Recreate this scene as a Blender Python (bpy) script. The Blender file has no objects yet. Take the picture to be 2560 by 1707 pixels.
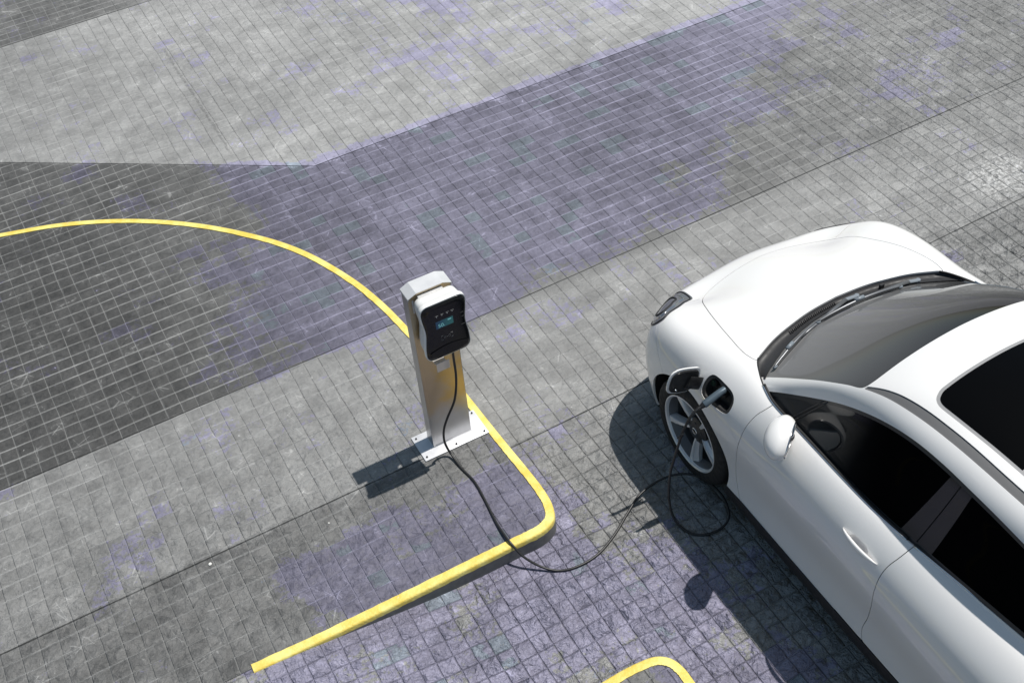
import bpy, bmesh, math, random
import numpy as np
from mathutils import Vector, Matrix
from mathutils.bvhtree import BVHTree
random.seed(7)
sc = bpy.context.scene
COL = sc.collection
PI = math.pi

# ------------------------------------------------------------------ shader helpers
class S:
    """a shader socket (or number) with arithmetic"""
    def __init__(s, t, o): s.t, s.o = t, o
    def __add__(a, b): return a.t.m('ADD', a, b)
    def __radd__(a, b): return a.t.m('ADD', b, a)
    def __sub__(a, b): return a.t.m('SUBTRACT', a, b)
    def __rsub__(a, b): return a.t.m('SUBTRACT', b, a)
    def __mul__(a, b): return a.t.m('MULTIPLY', a, b)
    def __rmul__(a, b): return a.t.m('MULTIPLY', b, a)
    def __truediv__(a, b): return a.t.m('DIVIDE', a, b)
class T:
    def __init__(s, mat):
        mat.use_nodes = True
        s.nt = mat.node_tree; s.nt.nodes.clear()
        s.out = s.nt.nodes.new('ShaderNodeOutputMaterial')
    def new(s, k, **kw):
        n = s.nt.nodes.new('ShaderNode' + k)
        for a, b in kw.items(): setattr(n, a, b)
        return n
    def put(s, sock, v):
        if isinstance(v, S): s.nt.links.new(v.o, sock)
        elif v is not None:
            if isinstance(v, (tuple, list)) and len(v) == 3 and sock.type == 'RGBA': v = tuple(v) + (1,)
            sock.default_value = v
    def m(s, op, a, b=None, c=None, clamp=False):
        n = s.new('Math', operation=op, use_clamp=clamp)
        for i, v in enumerate((a, b, c)):
            if v is not None: s.put(n.inputs[i], v)
        return S(s, n.outputs[0])
    def ramp(s, v, a, b, lo=0., hi=1.):
        n = s.new('MapRange', interpolation_type='SMOOTHSTEP')
        for i, q in enumerate((v, a, b, lo, hi)): s.put(n.inputs[i], q)
        return S(s, n.outputs[0])
    def pos(s): return S(s, s.new('NewGeometry').outputs['Position'])
    def xyz(s, v):
        n = s.new('SeparateXYZ'); s.put(n.inputs[0], v); return [S(s, o) for o in n.outputs]
    def comb(s, x, y, z=0.):
        n = s.new('CombineXYZ')
        for i, v in enumerate((x, y, z)): s.put(n.inputs[i], v)
        return S(s, n.outputs[0])
    def noise(s, v, sc_, det=3, rough=.55, dist=0., col=False):
        n = s.new('TexNoise'); s.put(n.inputs['Vector'], v); n.inputs['Scale'].default_value = sc_
        n.inputs['Detail'].default_value = det; n.inputs['Roughness'].default_value = rough; n.inputs['Distortion'].default_value = dist
        return S(s, n.outputs['Color' if col else 0])
    def voro(s, v, sc_, feat='F1', out=0):
        n = s.new('TexVoronoi', feature=feat); s.put(n.inputs['Vector'], v); n.inputs['Scale'].default_value = sc_
        return S(s, n.outputs[out])
    def white(s, v):
        n = s.new('TexWhiteNoise', noise_dimensions='3D'); s.put(n.inputs[0], v); return S(s, n.outputs[0])
    def mix(s, f, a, b):
        n = s.new('Mix', data_type='RGBA'); s.put(n.inputs[0], f); s.put(n.inputs[6], a); s.put(n.inputs[7], b)
        return S(s, n.outputs[2])
    def mixf(s, f, a, b):
        n = s.new('Mix', data_type='FLOAT'); s.put(n.inputs[0], f); s.put(n.inputs[2], a); s.put(n.inputs[3], b)
        return S(s, n.outputs[0])
    def grey(s, v): return s.comb(v, v, v)
    def bump(s, h, strength, dist, normal=None):
        n = s.new('Bump'); s.put(n.inputs['Height'], h); s.put(n.inputs['Strength'], strength); s.put(n.inputs['Distance'], dist)
        if normal is not None: s.put(n.inputs['Normal'], normal)
        return S(s, n.outputs[0])
    def bsdf(s, **kw):
        n = s.new('BsdfPrincipled')
        for k, v in kw.items(): s.put(n.inputs[k.replace('_', ' ')], v)
        s.nt.links.new(n.outputs[0], s.out.inputs[0]); return n
MATS = {}
def mat(name, **kw):
    m = bpy.data.materials.new(name); t = T(m)
    vary = kw.pop('vary', 0); scale = kw.pop('scale', 30); bmp = kw.pop('bmp', 0)
    col = kw.get('Base_Color')
    if vary:
        p = S(t, t.new('TexCoord').outputs['Object'])
        f = t.noise(p, scale, 4)
        kw['Base_Color'] = t.mix(f, tuple(c * (1 - vary) for c in col), tuple(min(1, c * (1 + vary)) for c in col))
        if 'Roughness' in kw: kw['Roughness'] = t.ramp(t.noise(p, scale * .7, 3), .3, .7, kw['Roughness'] * .85, min(1, kw['Roughness'] * 1.2))
        if bmp: kw['Normal'] = t.bump(f, .3, bmp)
    t.bsdf(**kw); MATS[name] = m
    return m

# ------------------------------------------------------------------ object helpers
def link(o, parent=None):
    COL.objects.link(o)
    if parent is not None: o.parent = parent
    return o
def mesh_obj(name, verts, faces, material, parent=None, smooth=True, normals=None, loc=None):
    me = bpy.data.meshes.new(name)
    me.from_pydata([tuple(v) for v in verts], [], [tuple(f) for f in faces])
    me.update()
    if material: me.materials.append(material)
    if smooth: me.polygons.foreach_set('use_smooth', [True] * len(me.polygons))
    if normals is not None: me.normals_split_custom_set_from_vertices([tuple(n) for n in normals])
    o = bpy.data.objects.new(name, me)
    if loc: o.location = loc
    return link(o, parent)
def bm_obj(name, bm, material, parent=None, smooth=False, angle=None, loc=None, rot=None):
    bmesh.ops.recalc_face_normals(bm, faces=bm.faces[:])
    me = bpy.data.meshes.new(name); bm.to_mesh(me); bm.free()
    if material: me.materials.append(material)
    if smooth or angle: me.polygons.foreach_set('use_smooth', [True] * len(me.polygons))
    if angle: me.set_sharp_from_angle(angle=math.radians(angle))
    o = bpy.data.objects.new(name, me)
    if loc: o.location = loc
    if rot: o.rotation_euler = rot
    return link(o, parent)
def empty(name, loc, label=None, cat=None, group=None):
    o = bpy.data.objects.new(name, None); o.location = loc; o.empty_display_size = .1
    link(o); return tag(o, label, cat, group)
def tag(o, label=None, cat=None, group=None, kind=None):
    for k, v in (('label', label), ('category', cat), ('group', group), ('kind', kind)):
        if v: o[k] = v
    return o
def add_box(bm, x0, x1, y0, y1, z0, z1, bevel=0, seg=2):
    r = bmesh.ops.create_cube(bm, size=1)
    for v in r['verts']:
        v.co = Vector((x0 + (v.co.x + .5) * (x1 - x0), y0 + (v.co.y + .5) * (y1 - y0), z0 + (v.co.z + .5) * (z1 - z0)))
    if bevel:
        es = list({e for v in r['verts'] for e in v.link_edges})
        bmesh.ops.bevel(bm, geom=es, offset=bevel, segments=seg, profile=.5, affect='EDGES')
def cat_rom(pts, n=8, closed=False):
    P = np.array(pts, float); m = len(P)
    if closed: E = np.concatenate([P[-1:], P, P[:2]])
    else: E = np.concatenate([2 * P[:1] - P[1:2], P, 2 * P[-1:] - P[-2:-1]])
    out = []
    for i in range(m if closed else m - 1):
        a, b, c, d = E[i:i + 4]
        # centripetal-like damping of overshoot: scale tangents by the segment length
        L = np.linalg.norm(c - b); t1 = (c - a); t2 = (d - b)
        t1 = t1 / (np.linalg.norm(b - a) + L + 1e-9) * L; t2 = t2 / (np.linalg.norm(d - c) + L + 1e-9) * L
        for k in range(n):
            t = k / n
            out.append((2 * t**3 - 3 * t**2 + 1) * b + (t**3 - 2 * t**2 + t) * t1 + (3 * t**2 - 2 * t**3) * c + (t**3 - t**2) * t2)
    if not closed: out.append(P[-1])
    return np.array(out)
def tube(bm, pts, r, seg=12, caps=True, up=(0, 0, 1), flat=1.0):
    """sweep a circle (flat: squash along the second axis) along points; r is a number or one per point"""
    P = [Vector(p) for p in pts]; n = len(P); rings = []
    rr = r if hasattr(r, '__len__') else [r] * n
    nrm = None
    for i in range(n):
        d = (P[min(i + 1, n - 1)] - P[max(i - 1, 0)]).normalized()
        if nrm is None:
            a = Vector(up); nrm = (a - d * a.dot(d))
            if nrm.length < 1e-4: nrm = d.orthogonal()
            nrm.normalize()
        else:
            nrm = (nrm - d * nrm.dot(d)).normalized()
        b = d.cross(nrm)
        rings.append([bm.verts.new(P[i] + (nrm * math.cos(2 * PI * k / seg) * flat + b * math.sin(2 * PI * k / seg)) * rr[i]) for k in range(seg)])
    for i in range(n - 1):
        for k in range(seg): bm.faces.new((rings[i][k], rings[i][(k + 1) % seg], rings[i + 1][(k + 1) % seg], rings[i + 1][k]))
    if caps: bm.faces.new(rings[0][::-1]); bm.faces.new(rings[-1])
def lathe_x(bm, prof, seg=64, closed=False):
    """revolve (x, r) profile about the x axis"""
    rings = [[bm.verts.new((x, r * math.cos(2 * PI * k / seg), r * math.sin(2 * PI * k / seg))) for k in range(seg)] for x, r in prof]
    m = len(prof)
    for i in range(m if closed else m - 1):
        A, B = rings[i], rings[(i + 1) % m]
        for k in range(seg): bm.faces.new((A[k], A[(k + 1) % seg], B[(k + 1) % seg], B[k]))
    return rings
def prism(bm, poly, w0, w1, axis='y'):
    """extrude a 2-D outline (a,b) between w0 and w1 along an axis; (a,b) are the two other axes in order"""
    def mk(a, b, w): return {'x': (w, a, b), 'y': (a, w, b), 'z': (a, b, w)}[axis]
    A = [bm.verts.new(mk(a, b, w0)) for a, b in poly]; B = [bm.verts.new(mk(a, b, w1)) for a, b in poly]
    n = len(poly)
    for i in range(n): bm.faces.new((A[i], A[(i + 1) % n], B[(i + 1) % n], B[i]))
    bm.faces.new(A[::-1]); bm.faces.new(B)
def round_poly(pts, r, seg=5):
    out = []; n = len(pts)
    for i in range(n):
        p = Vector(pts[i]); a = Vector(pts[i - 1]); b = Vector(pts[(i + 1) % n])
        u = (a - p).normalized(); v = (b - p).normalized(); rr = r[i] if hasattr(r, '__len__') else r
        for k in range(seg + 1):
            t = k / seg
            q = (p + u * rr) * (1 - t)**2 + p * 2 * t * (1 - t) + (p + v * rr) * t**2
            out.append((q.x, q.y))
    return out
# ------------------------------------------------------------------ camera, sun, sky
SUN_DIR = Vector((-.405, -.005, -1)).normalized()           # the way the light travels
EL = math.asin(-SUN_DIR.z)
cam = bpy.data.cameras.new('camera'); cam.sensor_width = 36; cam.lens = 41.62742; cam.clip_start = .05; cam.clip_end = 2000
co = bpy.data.objects.new('camera', cam); link(co)
co.matrix_world = Matrix([[0.874727, 0.386107, -0.292873, 0.0], [-0.48028, 0.610022, -0.630241, 0.0], [-0.064682, 0.69195, 0.719042, 5.652066], [0.0, 0.0, 0.0, 1.0]])
sc.camera = co
sun = bpy.data.lights.new('sun', 'SUN'); sun.energy = 3.95; sun.angle = math.radians(.55); sun.color = (1, .965, .91)
so = bpy.data.objects.new('sun', sun); link(so); so.rotation_euler = SUN_DIR.to_track_quat('-Z', 'Y').to_euler()
w = bpy.data.worlds.new('World'); sc.world = w; w.use_nodes = True
nt = w.node_tree; nt.nodes.clear()
sky = nt.nodes.new('ShaderNodeTexSky'); sky.sky_type = 'NISHITA'; sky.sun_disc = False
sky.sun_elevation = EL; sky.sun_rotation = math.atan2(-SUN_DIR.x, -SUN_DIR.y); sky.dust_density = 1.6; sky.air_density = 1.2; sky.ozone_density = 1.0
bg = nt.nodes.new('ShaderNodeBackground'); bg.inputs[1].default_value = .064
wo = nt.nodes.new('ShaderNodeOutputWorld')
hs = nt.nodes.new('ShaderNodeMix'); hs.data_type = 'RGBA'; hs.blend_type = 'MULTIPLY'; hs.inputs[0].default_value = 1; hs.inputs[7].default_value = (.94, 1.03, .97, 1)
nt.links.new(sky.outputs[0], hs.inputs[6]); nt.links.new(hs.outputs[2], bg.inputs[0]); nt.links.new(bg.outputs[0], wo.inputs[0])
sc.view_settings.view_transform = 'Standard'; sc.view_settings.look = 'None'; sc.view_settings.exposure = .1; sc.view_settings.gamma = 1

# ------------------------------------------------------------------ ground
TILE = .1
def ground_mat(name, kind, phase):
    m = bpy.data.materials.new(name); t = T(m)
    P = t.pos(); x, y, z = t.xyz(P)
    P2 = t.comb(x, y, 0.)
    wob = t.noise(P2, 1.1, 2, col=True); wx, wy, _ = t.xyz(wob)
    wob2 = t.noise(P2, 14., 2, col=True); wx2, wy2, _ = t.xyz(wob2)
    xs = x + (wx - .5) * .032 + (wx2 - .5) * .007
    ys = y + (wy - .5) * .04 + (wy2 - .5) * .007
    u = xs / TILE - phase[0]; v = ys / TILE - phase[1]
    cu = t.m('FLOOR', u); cv = t.m('FLOOR', v)
    du = .5 - t.m('ABSOLUTE', u - cu - .5); dv = .5 - t.m('ABSOLUTE', v - cv - .5)
    cell = t.comb(cu, cv, 0.)
    rnd = t.white(cell); rnd2 = t.white(t.comb(cu + 31.7, cv, 3.))
    # joints fade in and out along their length
    fadeA = t.ramp(t.noise(t.comb(x * 1.3, cv * .37 + 5., 0.), 2.2, 3), .36, .62)
    fadeB = t.ramp(t.noise(t.comb(cu * .41 + 9., y * 1.3, 2.), 2.2, 3), .36, .62)
    f1 = t.noise(P2, 5.5, 4, .65); f2 = t.noise(P2, 30., 3, .68); f3 = t.noise(t.comb(x * .9, y * 1.6, 0.), 1.6, 3, .6)
    grit = t.noise(P2, 170., 1)
    lA = t.ramp(dv + (wy2 - .5) * .04 + (f2 - .5) * .05, .022, t.ramp(y, 3.7, 4.3, .055, .080), 1., 0.)
    lB = t.ramp(du + (wx2 - .5) * .04 + (f2 - .5) * .05, .018, t.ramp(x, .2, 1.8, .078, .048), 1., 0.)
    # broad tone of each pour
    if kind == 'island':
        b_low = t.ramp(x, -.6, 1.5, .135, .165)
        b_mid = t.ramp(x, -.8, 1.2, .205, .26)
        b_up = t.ramp(x + (y - 6.) * .1, -.1, 1.7, .064, .155)
        rag = (f1 - .5) * .16 + (f2 - .5) * .08; s1 = t.ramp(y + rag, 4.25, 4.31); s2 = t.ramp(y + rag * .7, 5.385, 5.43)
        base = t.mixf(s2, t.mixf(s1, b_low, b_mid), b_up)
        seam = t.m('MINIMUM', t.m('ABSOLUTE', y - 4.282), t.m('ABSOLUTE', y - 5.413))
    else:
        j4 = 4.17 + (x - 2.) * .016; j5 = 5.275 + (x - 2.) * .01
        arcj = t.m('MAXIMUM', 7.47, 8.78 - x * .69)
        b1 = t.ramp(y, 2.6, 4.2, .32, .225)
        b2 = t.ramp(x, 1.8, 5.5, .255, .30)
        b3 = t.mixf(t.ramp(x, 3.2, 7.5), t.ramp(x, -.3, 2.6, .08, .158), .235)
        b4 = t.ramp(x, -1.0, 3.5, .27, .34)
        b5 = t.ramp(x, 1.0, 1.9, .13, .3)
        rag = (f1 - .5) * .22 + (f2 - .5) * .1; s1 = t.ramp(y - j4 + rag * 1.6, -.12, .12); s2 = t.ramp(y - j5 + rag * 1.6, -.16, .1); s3 = t.ramp(y - arcj + rag * t.ramp(x, .8, 2., .15, 1.), -.03, .03); s4 = t.ramp(y, 10.755, 10.765)
        base = t.mixf(s4, t.mixf(s3, t.mixf(s2, t.mixf(s1, b1, b2), b3), b4), b5)
        seam = t.m('MINIMUM', t.m('MINIMUM', t.m('ABSOLUTE', y - j4), t.m('ABSOLUTE', y - j5)), t.m('MINIMUM', t.m('ABSOLUTE', (y - arcj) * .85), t.m('ABSOLUTE', y - 10.76)))
        # wear and dark blotches towards the right
        base = base * t.ramp(t.noise(P2, .55, 3, .6), .3, .7, .84, 1.14)
    mott = t.ramp(f1 * .6 + f2 * .4, .32, .70, t.ramp(base, .1, .3, .68, .80), t.ramp(base, .1, .3, 1.34, 1.17))
    tone = base * mott * (.92 + rnd * .16) * (.80 + f3 * .40) * (.92 + grit * .16)
    dust = t.ramp(t.noise(t.comb(x * 1.1, y * 2.2, 4.), 3.2, 4, .7), .54, .76)
    tone = tone + dust * .05 * (.4 + base * 2.4)
    # lavender staining of the concrete hardener
    blot = t.noise(P2, 1.5, 4, .65) * .5 + t.noise(t.comb(cu * .1, cv * .1, 7.), 2.1, 2) * .38 + f2 * .12 + rnd2 * .06
    if kind == 'island':
        reg = t.ramp(x + (y - 5.4) * -.12, .15, 1.25, 0., .19) * t.ramp(y, 5.35, 5.45) * t.ramp(y, 6.9, 7.4, 1., .65) \
            + t.ramp(x - (3.95 - y) * .7, .0, .5, 0., .17) * t.ramp(y, 4.2, 3.9) + .0
    else:
        reg = t.ramp(y - j5 + rag * 1.2, -.02, .3, .35, 1.) * t.ramp(y - j5, -.02, .03) * t.ramp(y - arcj, .12, -.02) * t.ramp(x - (y - 5.3) * 1.3, 4.9, 2.2, .02, .33) * t.ramp(x, 1.0, 1.6) \
            + t.ramp(y - j4, .04, -.04) * t.ramp(x - (3.9 - y) * .2, 2.5, 1.5, .0, .17) + t.ramp(y - arcj, .0, .5, 0., .045) * t.ramp(x, 2.0, 3.2)
    lav = t.ramp(blot + reg + (f2 - .5) * .16 - .62, -.006, .012) * .92
    tealn = t.ramp(t.noise(t.comb(cu * .1, cv * .1, 1.), 5., 0) + f1 * .3 + reg * .4, .95, .965) * lav
    joint = t.m('MAXIMUM', lA * fadeA, lB * fadeB)
    # light limey grout lines, darker open joints further right
    dark = t.ramp(x + (wx - .5) * 2.2, .6, 1.9)
    far = t.ramp(y, 4.6, 6.) if kind != 'island' else t.ramp(y, 3.6, 4.4, .55, 1.)
    gA = t.mixf(lA * (.3 + t.m('MAXIMUM', fadeA, far * ((.35 if kind != 'island' else .6) + t.ramp(x, 2.5, 5.) * .4)) * .7), tone, tone * .45 + (.26 + far * .05) * t.ramp(f3, .3, .7, .6, 1.2) * t.ramp(x, 2., 4.5, 1., 1.2))
    gBl = gA * .52 + .155
    gBd = gA * .66
    lightB = t.mixf(lB * (.35 + fadeB * .65), gA, gBl)
    darkB = t.mixf(lB * (.15 + fadeB * .85), gA, gBd)
    tone = t.mixf(dark, lightB, darkB)
    # scratches and chips
    sc1 = t.voro(t.comb(x * .8 + wx * .25, y * 2.4 + wy * .3, 0.), 3.1, 'DISTANCE_TO_EDGE')
    scr = t.ramp(sc1, .004, .014, 1., 0.) * t.ramp(f1, .55, .64)
    chip = t.ramp(f2, .69, .74) * t.ramp(f3, .42, .55)
    tone = tone + scr * .13 + chip * .24
    tick = t.voro(t.comb(x * 3.1 + y * 1.2, y * 1.1 - x * .6, 0.), 2.6, 'DISTANCE_TO_EDGE')
    tone = tone + t.ramp(tick, .004, .02, 1., 0.) * t.ramp(f1, .56, .62) * .10
    if kind != 'island':
        wig = x + (wx2 - .5) * .03 + (f1 - .5) * .05
        c1 = t.ramp(t.m('ABSOLUTE', wig - 1.395), .006, .016, 1., 0.) * t.ramp(y, 7.9, 8.1) * t.ramp(y, 9.9, 9.8)
        c2 = t.ramp(t.m('ABSOLUTE', wig - 1.512), .008, .02, 1., 0.) * t.ramp(y, 6.1, 6.3) * t.ramp(y, 8.5, 8.3)
        tone = tone * (1. - c1 * .38 * t.ramp(f2, .35, .6)) + c2 * .05 * t.ramp(f2, .35, .6)
        st = t.m('ADD', t.m('POWER', (x - 6.2) / .42, 2.), t.m('POWER', (y - 4.5) / .28, 2.))
        tone = tone + t.ramp(st + (f1 - .5) * 2.6, 1., .1) * t.ramp(f2, .42, .62) * .24
    tone = tone * t.ramp(seam + (f2 - .5) * .004, .0018, .005, t.ramp(f3, .35, .6, .55, .25), 1.)
    # slate-like relief pressed into every tile
    if kind == 'island': amp = t.ramp(y, 5.6, 4.0, .16, .5)
    else: amp = t.m('MAXIMUM', t.ramp(y - x * .12, 4.4, 2.9, .14, 1.25), t.ramp(x - (y - 6.) * .2, 4.5, 6.5, .14, .7) * t.ramp(y, 7.8, 6.0))
    warp = t.comb(x + (wx2 - .5) * .05, y + (wy2 - .5) * .05, rnd * 2.)
    cleft = t.noise(warp, 9., 4, .6)
    def facets(scale):       # every cleft plane leans its own way
        n = t.new('TexVoronoi', feature='F1'); t.put(n.inputs['Vector'], warp); n.inputs['Scale'].default_value = scale
        d = t.new('VectorMath', operation='SUBTRACT'); t.put(d.inputs[0], warp); t.put(d.inputs[1], S(t, n.outputs['Position']))
        c = t.new('VectorMath', operation='SUBTRACT'); t.put(c.inputs[0], S(t, n.outputs['Color'])); c.inputs[1].default_value = (.5, .5, .5)
        q = t.new('VectorMath', operation='DOT_PRODUCT'); t.put(q.inputs[0], S(t, d.outputs[0])); t.put(q.inputs[1], S(t, c.outputs[0]))
        r, g_, b_ = t.xyz(S(t, n.outputs['Color']))
        return S(t, q.outputs['Value']), b_
    fa, ra = facets(15.); fb, rb = facets(34.)
    ridged = 1. - t.m('ABSOLUTE', t.noise(warp, 7.5, 5, .62) * 2. - 1.) * 2.2
    dome = t.m('MINIMUM', t.m('MINIMUM', du, dv) * 5., 1.)
    rel = (cleft * 1.8 + ridged * .75 + fa * 34. + fb * 14. + rnd * .35 + dome * .25) * amp
    tone = tone * (1. + ((ra - .5) * .16 + (rb - .5) * .10 + (ridged - .45) * .16) * amp)
    tone = tone * .95
    col = t.mix(lav, t.comb(tone, tone * .998, tone * .985), t.comb(tone * .93, tone * .895, tone * 1.23))
    col = t.mix(tealn * .55, col, t.comb(tone * .72, tone * .98, tone * 1.04))
    groove = t.m('MAXIMUM', t.ramp(dv, .008, .05, 1., 0.), t.ramp(du, .008, .05, 1., 0.)) * (.10 + amp * .22)
    h = rel + f2 * .22 - groove - t.ramp(seam, .001, .006, .4, 0.)
    nrm = t.bump(h, 1., .022)
    rough = t.ramp(f2, .3, .75, .58, .88) - amp * .22
    t.bsdf(Base_Color=col, Roughness=rough, Normal=nrm, Specular_IOR_Level=.35)
    MATS[name] = m
    return m
g_road = ground_mat('stamped concrete road', 'road', (.21, .80))
g_isl = ground_mat('stamped concrete pavement', 'island', (.08, .03))
ISL_Z = .12
def sstep(a, b, x):
    t = min(1, max(0, (x - a) / (b - a))); return t * t * (3 - 2 * t)
def road_z(x, y):
    # ramp up to the paving where the kerb runs out
    return .116 * sstep(1.35, .02, x) * sstep(3.75, 3.58, y)
def axis(lo, hi, step, far):
    a = list(np.arange(lo, hi + 1e-6, step)); b = [-f for f in far[::-1]]; return [q for q in b if q < lo - 1] + a + [f for f in far if f > hi + 1]
xs_ = axis(-4, 4, .1, [8, 15, 40, 120, 400]); ys_ = axis(-2, 5, .08, [8, 15, 40, 120, 400])
vv = [(x, y, road_z(x, y)) for x in xs_ for y in ys_]; ny = len(ys_)
ff = [(i * ny + j, (i + 1) * ny + j, (i + 1) * ny + j + 1, i * ny + j + 1) for i in range(len(xs_) - 1) for j in range(ny - 1)]
tag(mesh_obj('road', vv, ff, g_road), kind='structure')

KERB_W, KERB_IN = .052, .026
k_arc = [(-6, 8.6), (-3., 8.45), (-1.6, 8.17), (-.9, 7.985), (-.447, 7.847), (.008, 7.697), (.443, 7.461), (.848, 7.138), (1.21, 6.729), (1.418, 6.399), (1.581, 5.988), (1.663, 5.654), (1.708, 5.332), (1.75, 4.95), (1.772, 4.60), (1.783, 4.35), (1.796, 4.10), (1.808, 3.90), (1.814, 3.72), (1.803, 3.60), (1.765, 3.515), (1.68, 3.480), (1.55, 3.479), (1.24, 3.479), (.90, 3.480), (.6, 3.482), (.3, 3.488), (-.033, 3.50)]
def offset_path(p, d):
    out = []
    for i in range(len(p)):
        a = p[max(i - 1, 0)]; b = p[min(i + 1, len(p) - 1)]; t = (b - a) / np.linalg.norm(b - a)
        out.append(p[i] + d * np.array([-t[1], t[0]]))
    return np.array(out)
def poly_sheet(name, pts, z, material):
    bm = bmesh.new(); vs = [bm.verts.new((p[0], p[1], z)) for p in pts]
    f = bm.faces.new(vs); bm.normal_update()
    if f.normal.z < 0: f.normal_flip()
    bmesh.ops.triangulate(bm, faces=bm.faces[:])
    me = bpy.data.meshes.new(name); bm.to_mesh(me); bm.free(); me.materials.append(material)
    return link(bpy.data.objects.new(name, me))
def kerb_mesh(path, ground, name, label, end_taper=True):
    """path: centre of the painted strip, outward on its left-hand side"""
    prof_n = 7; V = []; F = []; MI = []
    o = offset_path(path, KERB_W / 2); n = len(path)
    i_ = offset_path(path, -KERB_W / 2)
    rnd = random.Random(3)
    for k in range(n):
        od = (o[k] - i_[k]) / KERB_W
        gz = ground(*(o[k] + od * .02)) - .02
        w = lambda: rnd.uniform(-.0018, .0018)
        top = ISL_Z + .006
        yb = max(ISL_Z - .03 + w() * 1.6, gz + .001)
        pr = [(i_[k] + od * w(), ISL_Z - .01), (i_[k] + od * w(), top), (i_[k] + od * (KERB_W - .012), top), (i_[k] + od * (KERB_W - .003), top - .004), (i_[k] + od * KERB_W, top - .012), (i_[k] + od * (KERB_W + .002), yb), (i_[k] + od * (KERB_W + .006), min(gz, yb - .0005))]
        V += [(p[0], p[1], z) for p, z in pr]
    for k in range(n - 1):
        for j in range(prof_n - 1):
            F.append((k * prof_n + j, k * prof_n + j + 1, (k + 1) * prof_n + j + 1, (k + 1) * prof_n + j)); MI.append(1 if j == 5 else 0)
    F.append(tuple(range(prof_n))[::-1]); MI.append(0); F.append(tuple((n - 1) * prof_n + j for j in range(prof_n))); MI.append(0)
    root = empty(name, (path[n // 2][0], path[n // 2][1], 0), label, 'kerb', 'yellow painted kerbs of the paving islands')
    off = np.array([path[n // 2][0], path[n // 2][1], 0])
    for sel, nm, mm in ((0, 'painted_edge', M_yellow), (1, 'concrete_face', M_kerb)):
        fs = [f for f, q in zip(F, MI) if q == sel]; use = sorted({v for f in fs for v in f}); ix = {v: q for q, v in enumerate(use)}
        bm = bmesh.new(); bv = [bm.verts.new(np.array(V[v]) - off) for v in use]
        for f in fs:
            try: bm.faces.new([bv[ix[v]] for v in f])
            except ValueError: pass
        bm_obj(nm, bm, mm, root, angle=50)
    return root
def paint_mat():
    m = bpy.data.materials.new('yellow kerb paint'); t = T(m); P = t.pos(); x, y, z = t.xyz(P)
    f = t.noise(P, 9., 5, .6); g = t.noise(P, 70., 4, .6)
    c = t.mix(t.ramp(f + g * .3, .45, .85), (.85, .75, .25), (.76, .56, .09))
    wear = t.ramp(t.noise(P, 38., 6, .7) + (f - .5) * .4, .66, .74)
    c = t.mix(wear * .75, c, (.62, .60, .48))
    dirt = t.ramp(t.noise(P, 22., 5, .7), .62, .8); c = t.mix(dirt * .35, c, (.25, .2, .1))
    t.bsdf(Base_Color=c, Roughness=.55, Normal=t.bump(f * .5 + g, .7, .006)); return m
M_yellow = paint_mat()
M_kerb = mat('bare kerb concrete', Base_Color=(.17, .168, .165), Roughness=.9, vary=.35, scale=22, bmp=.01)
kp = cat_rom(k_arc, 10)
kerb_mesh(kp, road_z, 'kerb', 'long yellow kerb curving around the paving behind the charging post and back past its front')
isl = [tuple(p) for p in offset_path(kp, -.004)] + [(-.2, 3.505), (-6, 3.505)]
tag(poly_sheet('pavement', isl, ISL_Z, g_isl), kind='structure')
k2 = [(-3., 2.44), (0., 2.462), (.9, 2.474), (1.45, 2.482), (1.60, 2.487), (1.70, 2.483), (1.79, 2.467), (1.842, 2.425), (1.864, 2.36), (1.866, 2.28), (1.868, 2.0), (1.87, 1.0), (1.87, -2.)]
kp2 = cat_rom(k2, 10)
kerb_mesh(kp2, lambda x, y: 0., 'kerb', 'short rounded corner of yellow kerb at the bottom edge, nearest the viewer')
tag(poly_sheet('pavement', [tuple(p) for p in offset_path(kp2, -.004)] + [(-3., -2.)], ISL_Z, g_isl), kind='structure')
# ------------------------------------------------------------------ charging post
def steel_mat():
    m = bpy.data.materials.new('brushed stainless steel'); t = T(m)
    p = S(t, t.new('TexCoord').outputs['Object']); x, y, z = t.xyz(p)
    br = t.noise(t.comb(x * 220., y * 220., z * 3.), 1., 3); bl = t.noise(p, 9., 4, .6)
    c = t.mix(bl, (.54, .44, .31), (.62, .52, .37))  # brown and gold reflections of the surroundings painted into the steel colour
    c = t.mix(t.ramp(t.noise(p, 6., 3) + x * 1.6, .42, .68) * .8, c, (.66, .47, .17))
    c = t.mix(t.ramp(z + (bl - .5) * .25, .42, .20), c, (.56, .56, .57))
    c = t.mix(t.ramp(y, -.0425, -.0435), (.40, .40, .40), c)  # painted reflections on the front face only, other faces plain grey
    t.bsdf(Base_Color=c, Metallic=1., Roughness=t.ramp(br * .5 + bl * .5, .3, .7, .30, .44), Normal=t.bump(br, .12, .002)); return m
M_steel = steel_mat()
M_plate = mat('pale galvanised plate', Base_Color=(.72, .72, .74), Metallic=.25, Roughness=.5, vary=.08, scale=30)
M_capst = mat('satin cap steel', Base_Color=(.72, .72, .73), Metallic=.35, Roughness=.4, vary=.12, scale=12)
M_shell = mat('white charger plastic', Base_Color=(.80, .80, .79), Roughness=.35)
M_gloss = mat('black glossy panel', Base_Color=(.006, .006, .007), Roughness=.16, Specular_IOR_Level=.4)
M_dark = mat('dark metal', Base_Color=(.05, .05, .055), Roughness=.5)
M_mark = mat('pale printed mark', Base_Color=(.20, .205, .205), Roughness=.5)
M_led = mat('led', Base_Color=(.5, .5, .5), Roughness=.3, Emission_Color=(.9, .95, 1.), Emission_Strength=.12)
M_rubber = mat('black cable rubber', Base_Color=(.018, .018, .019), Roughness=.42)
M_scr = bpy.data.materials.new('teal display'); t = T(M_scr)
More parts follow.
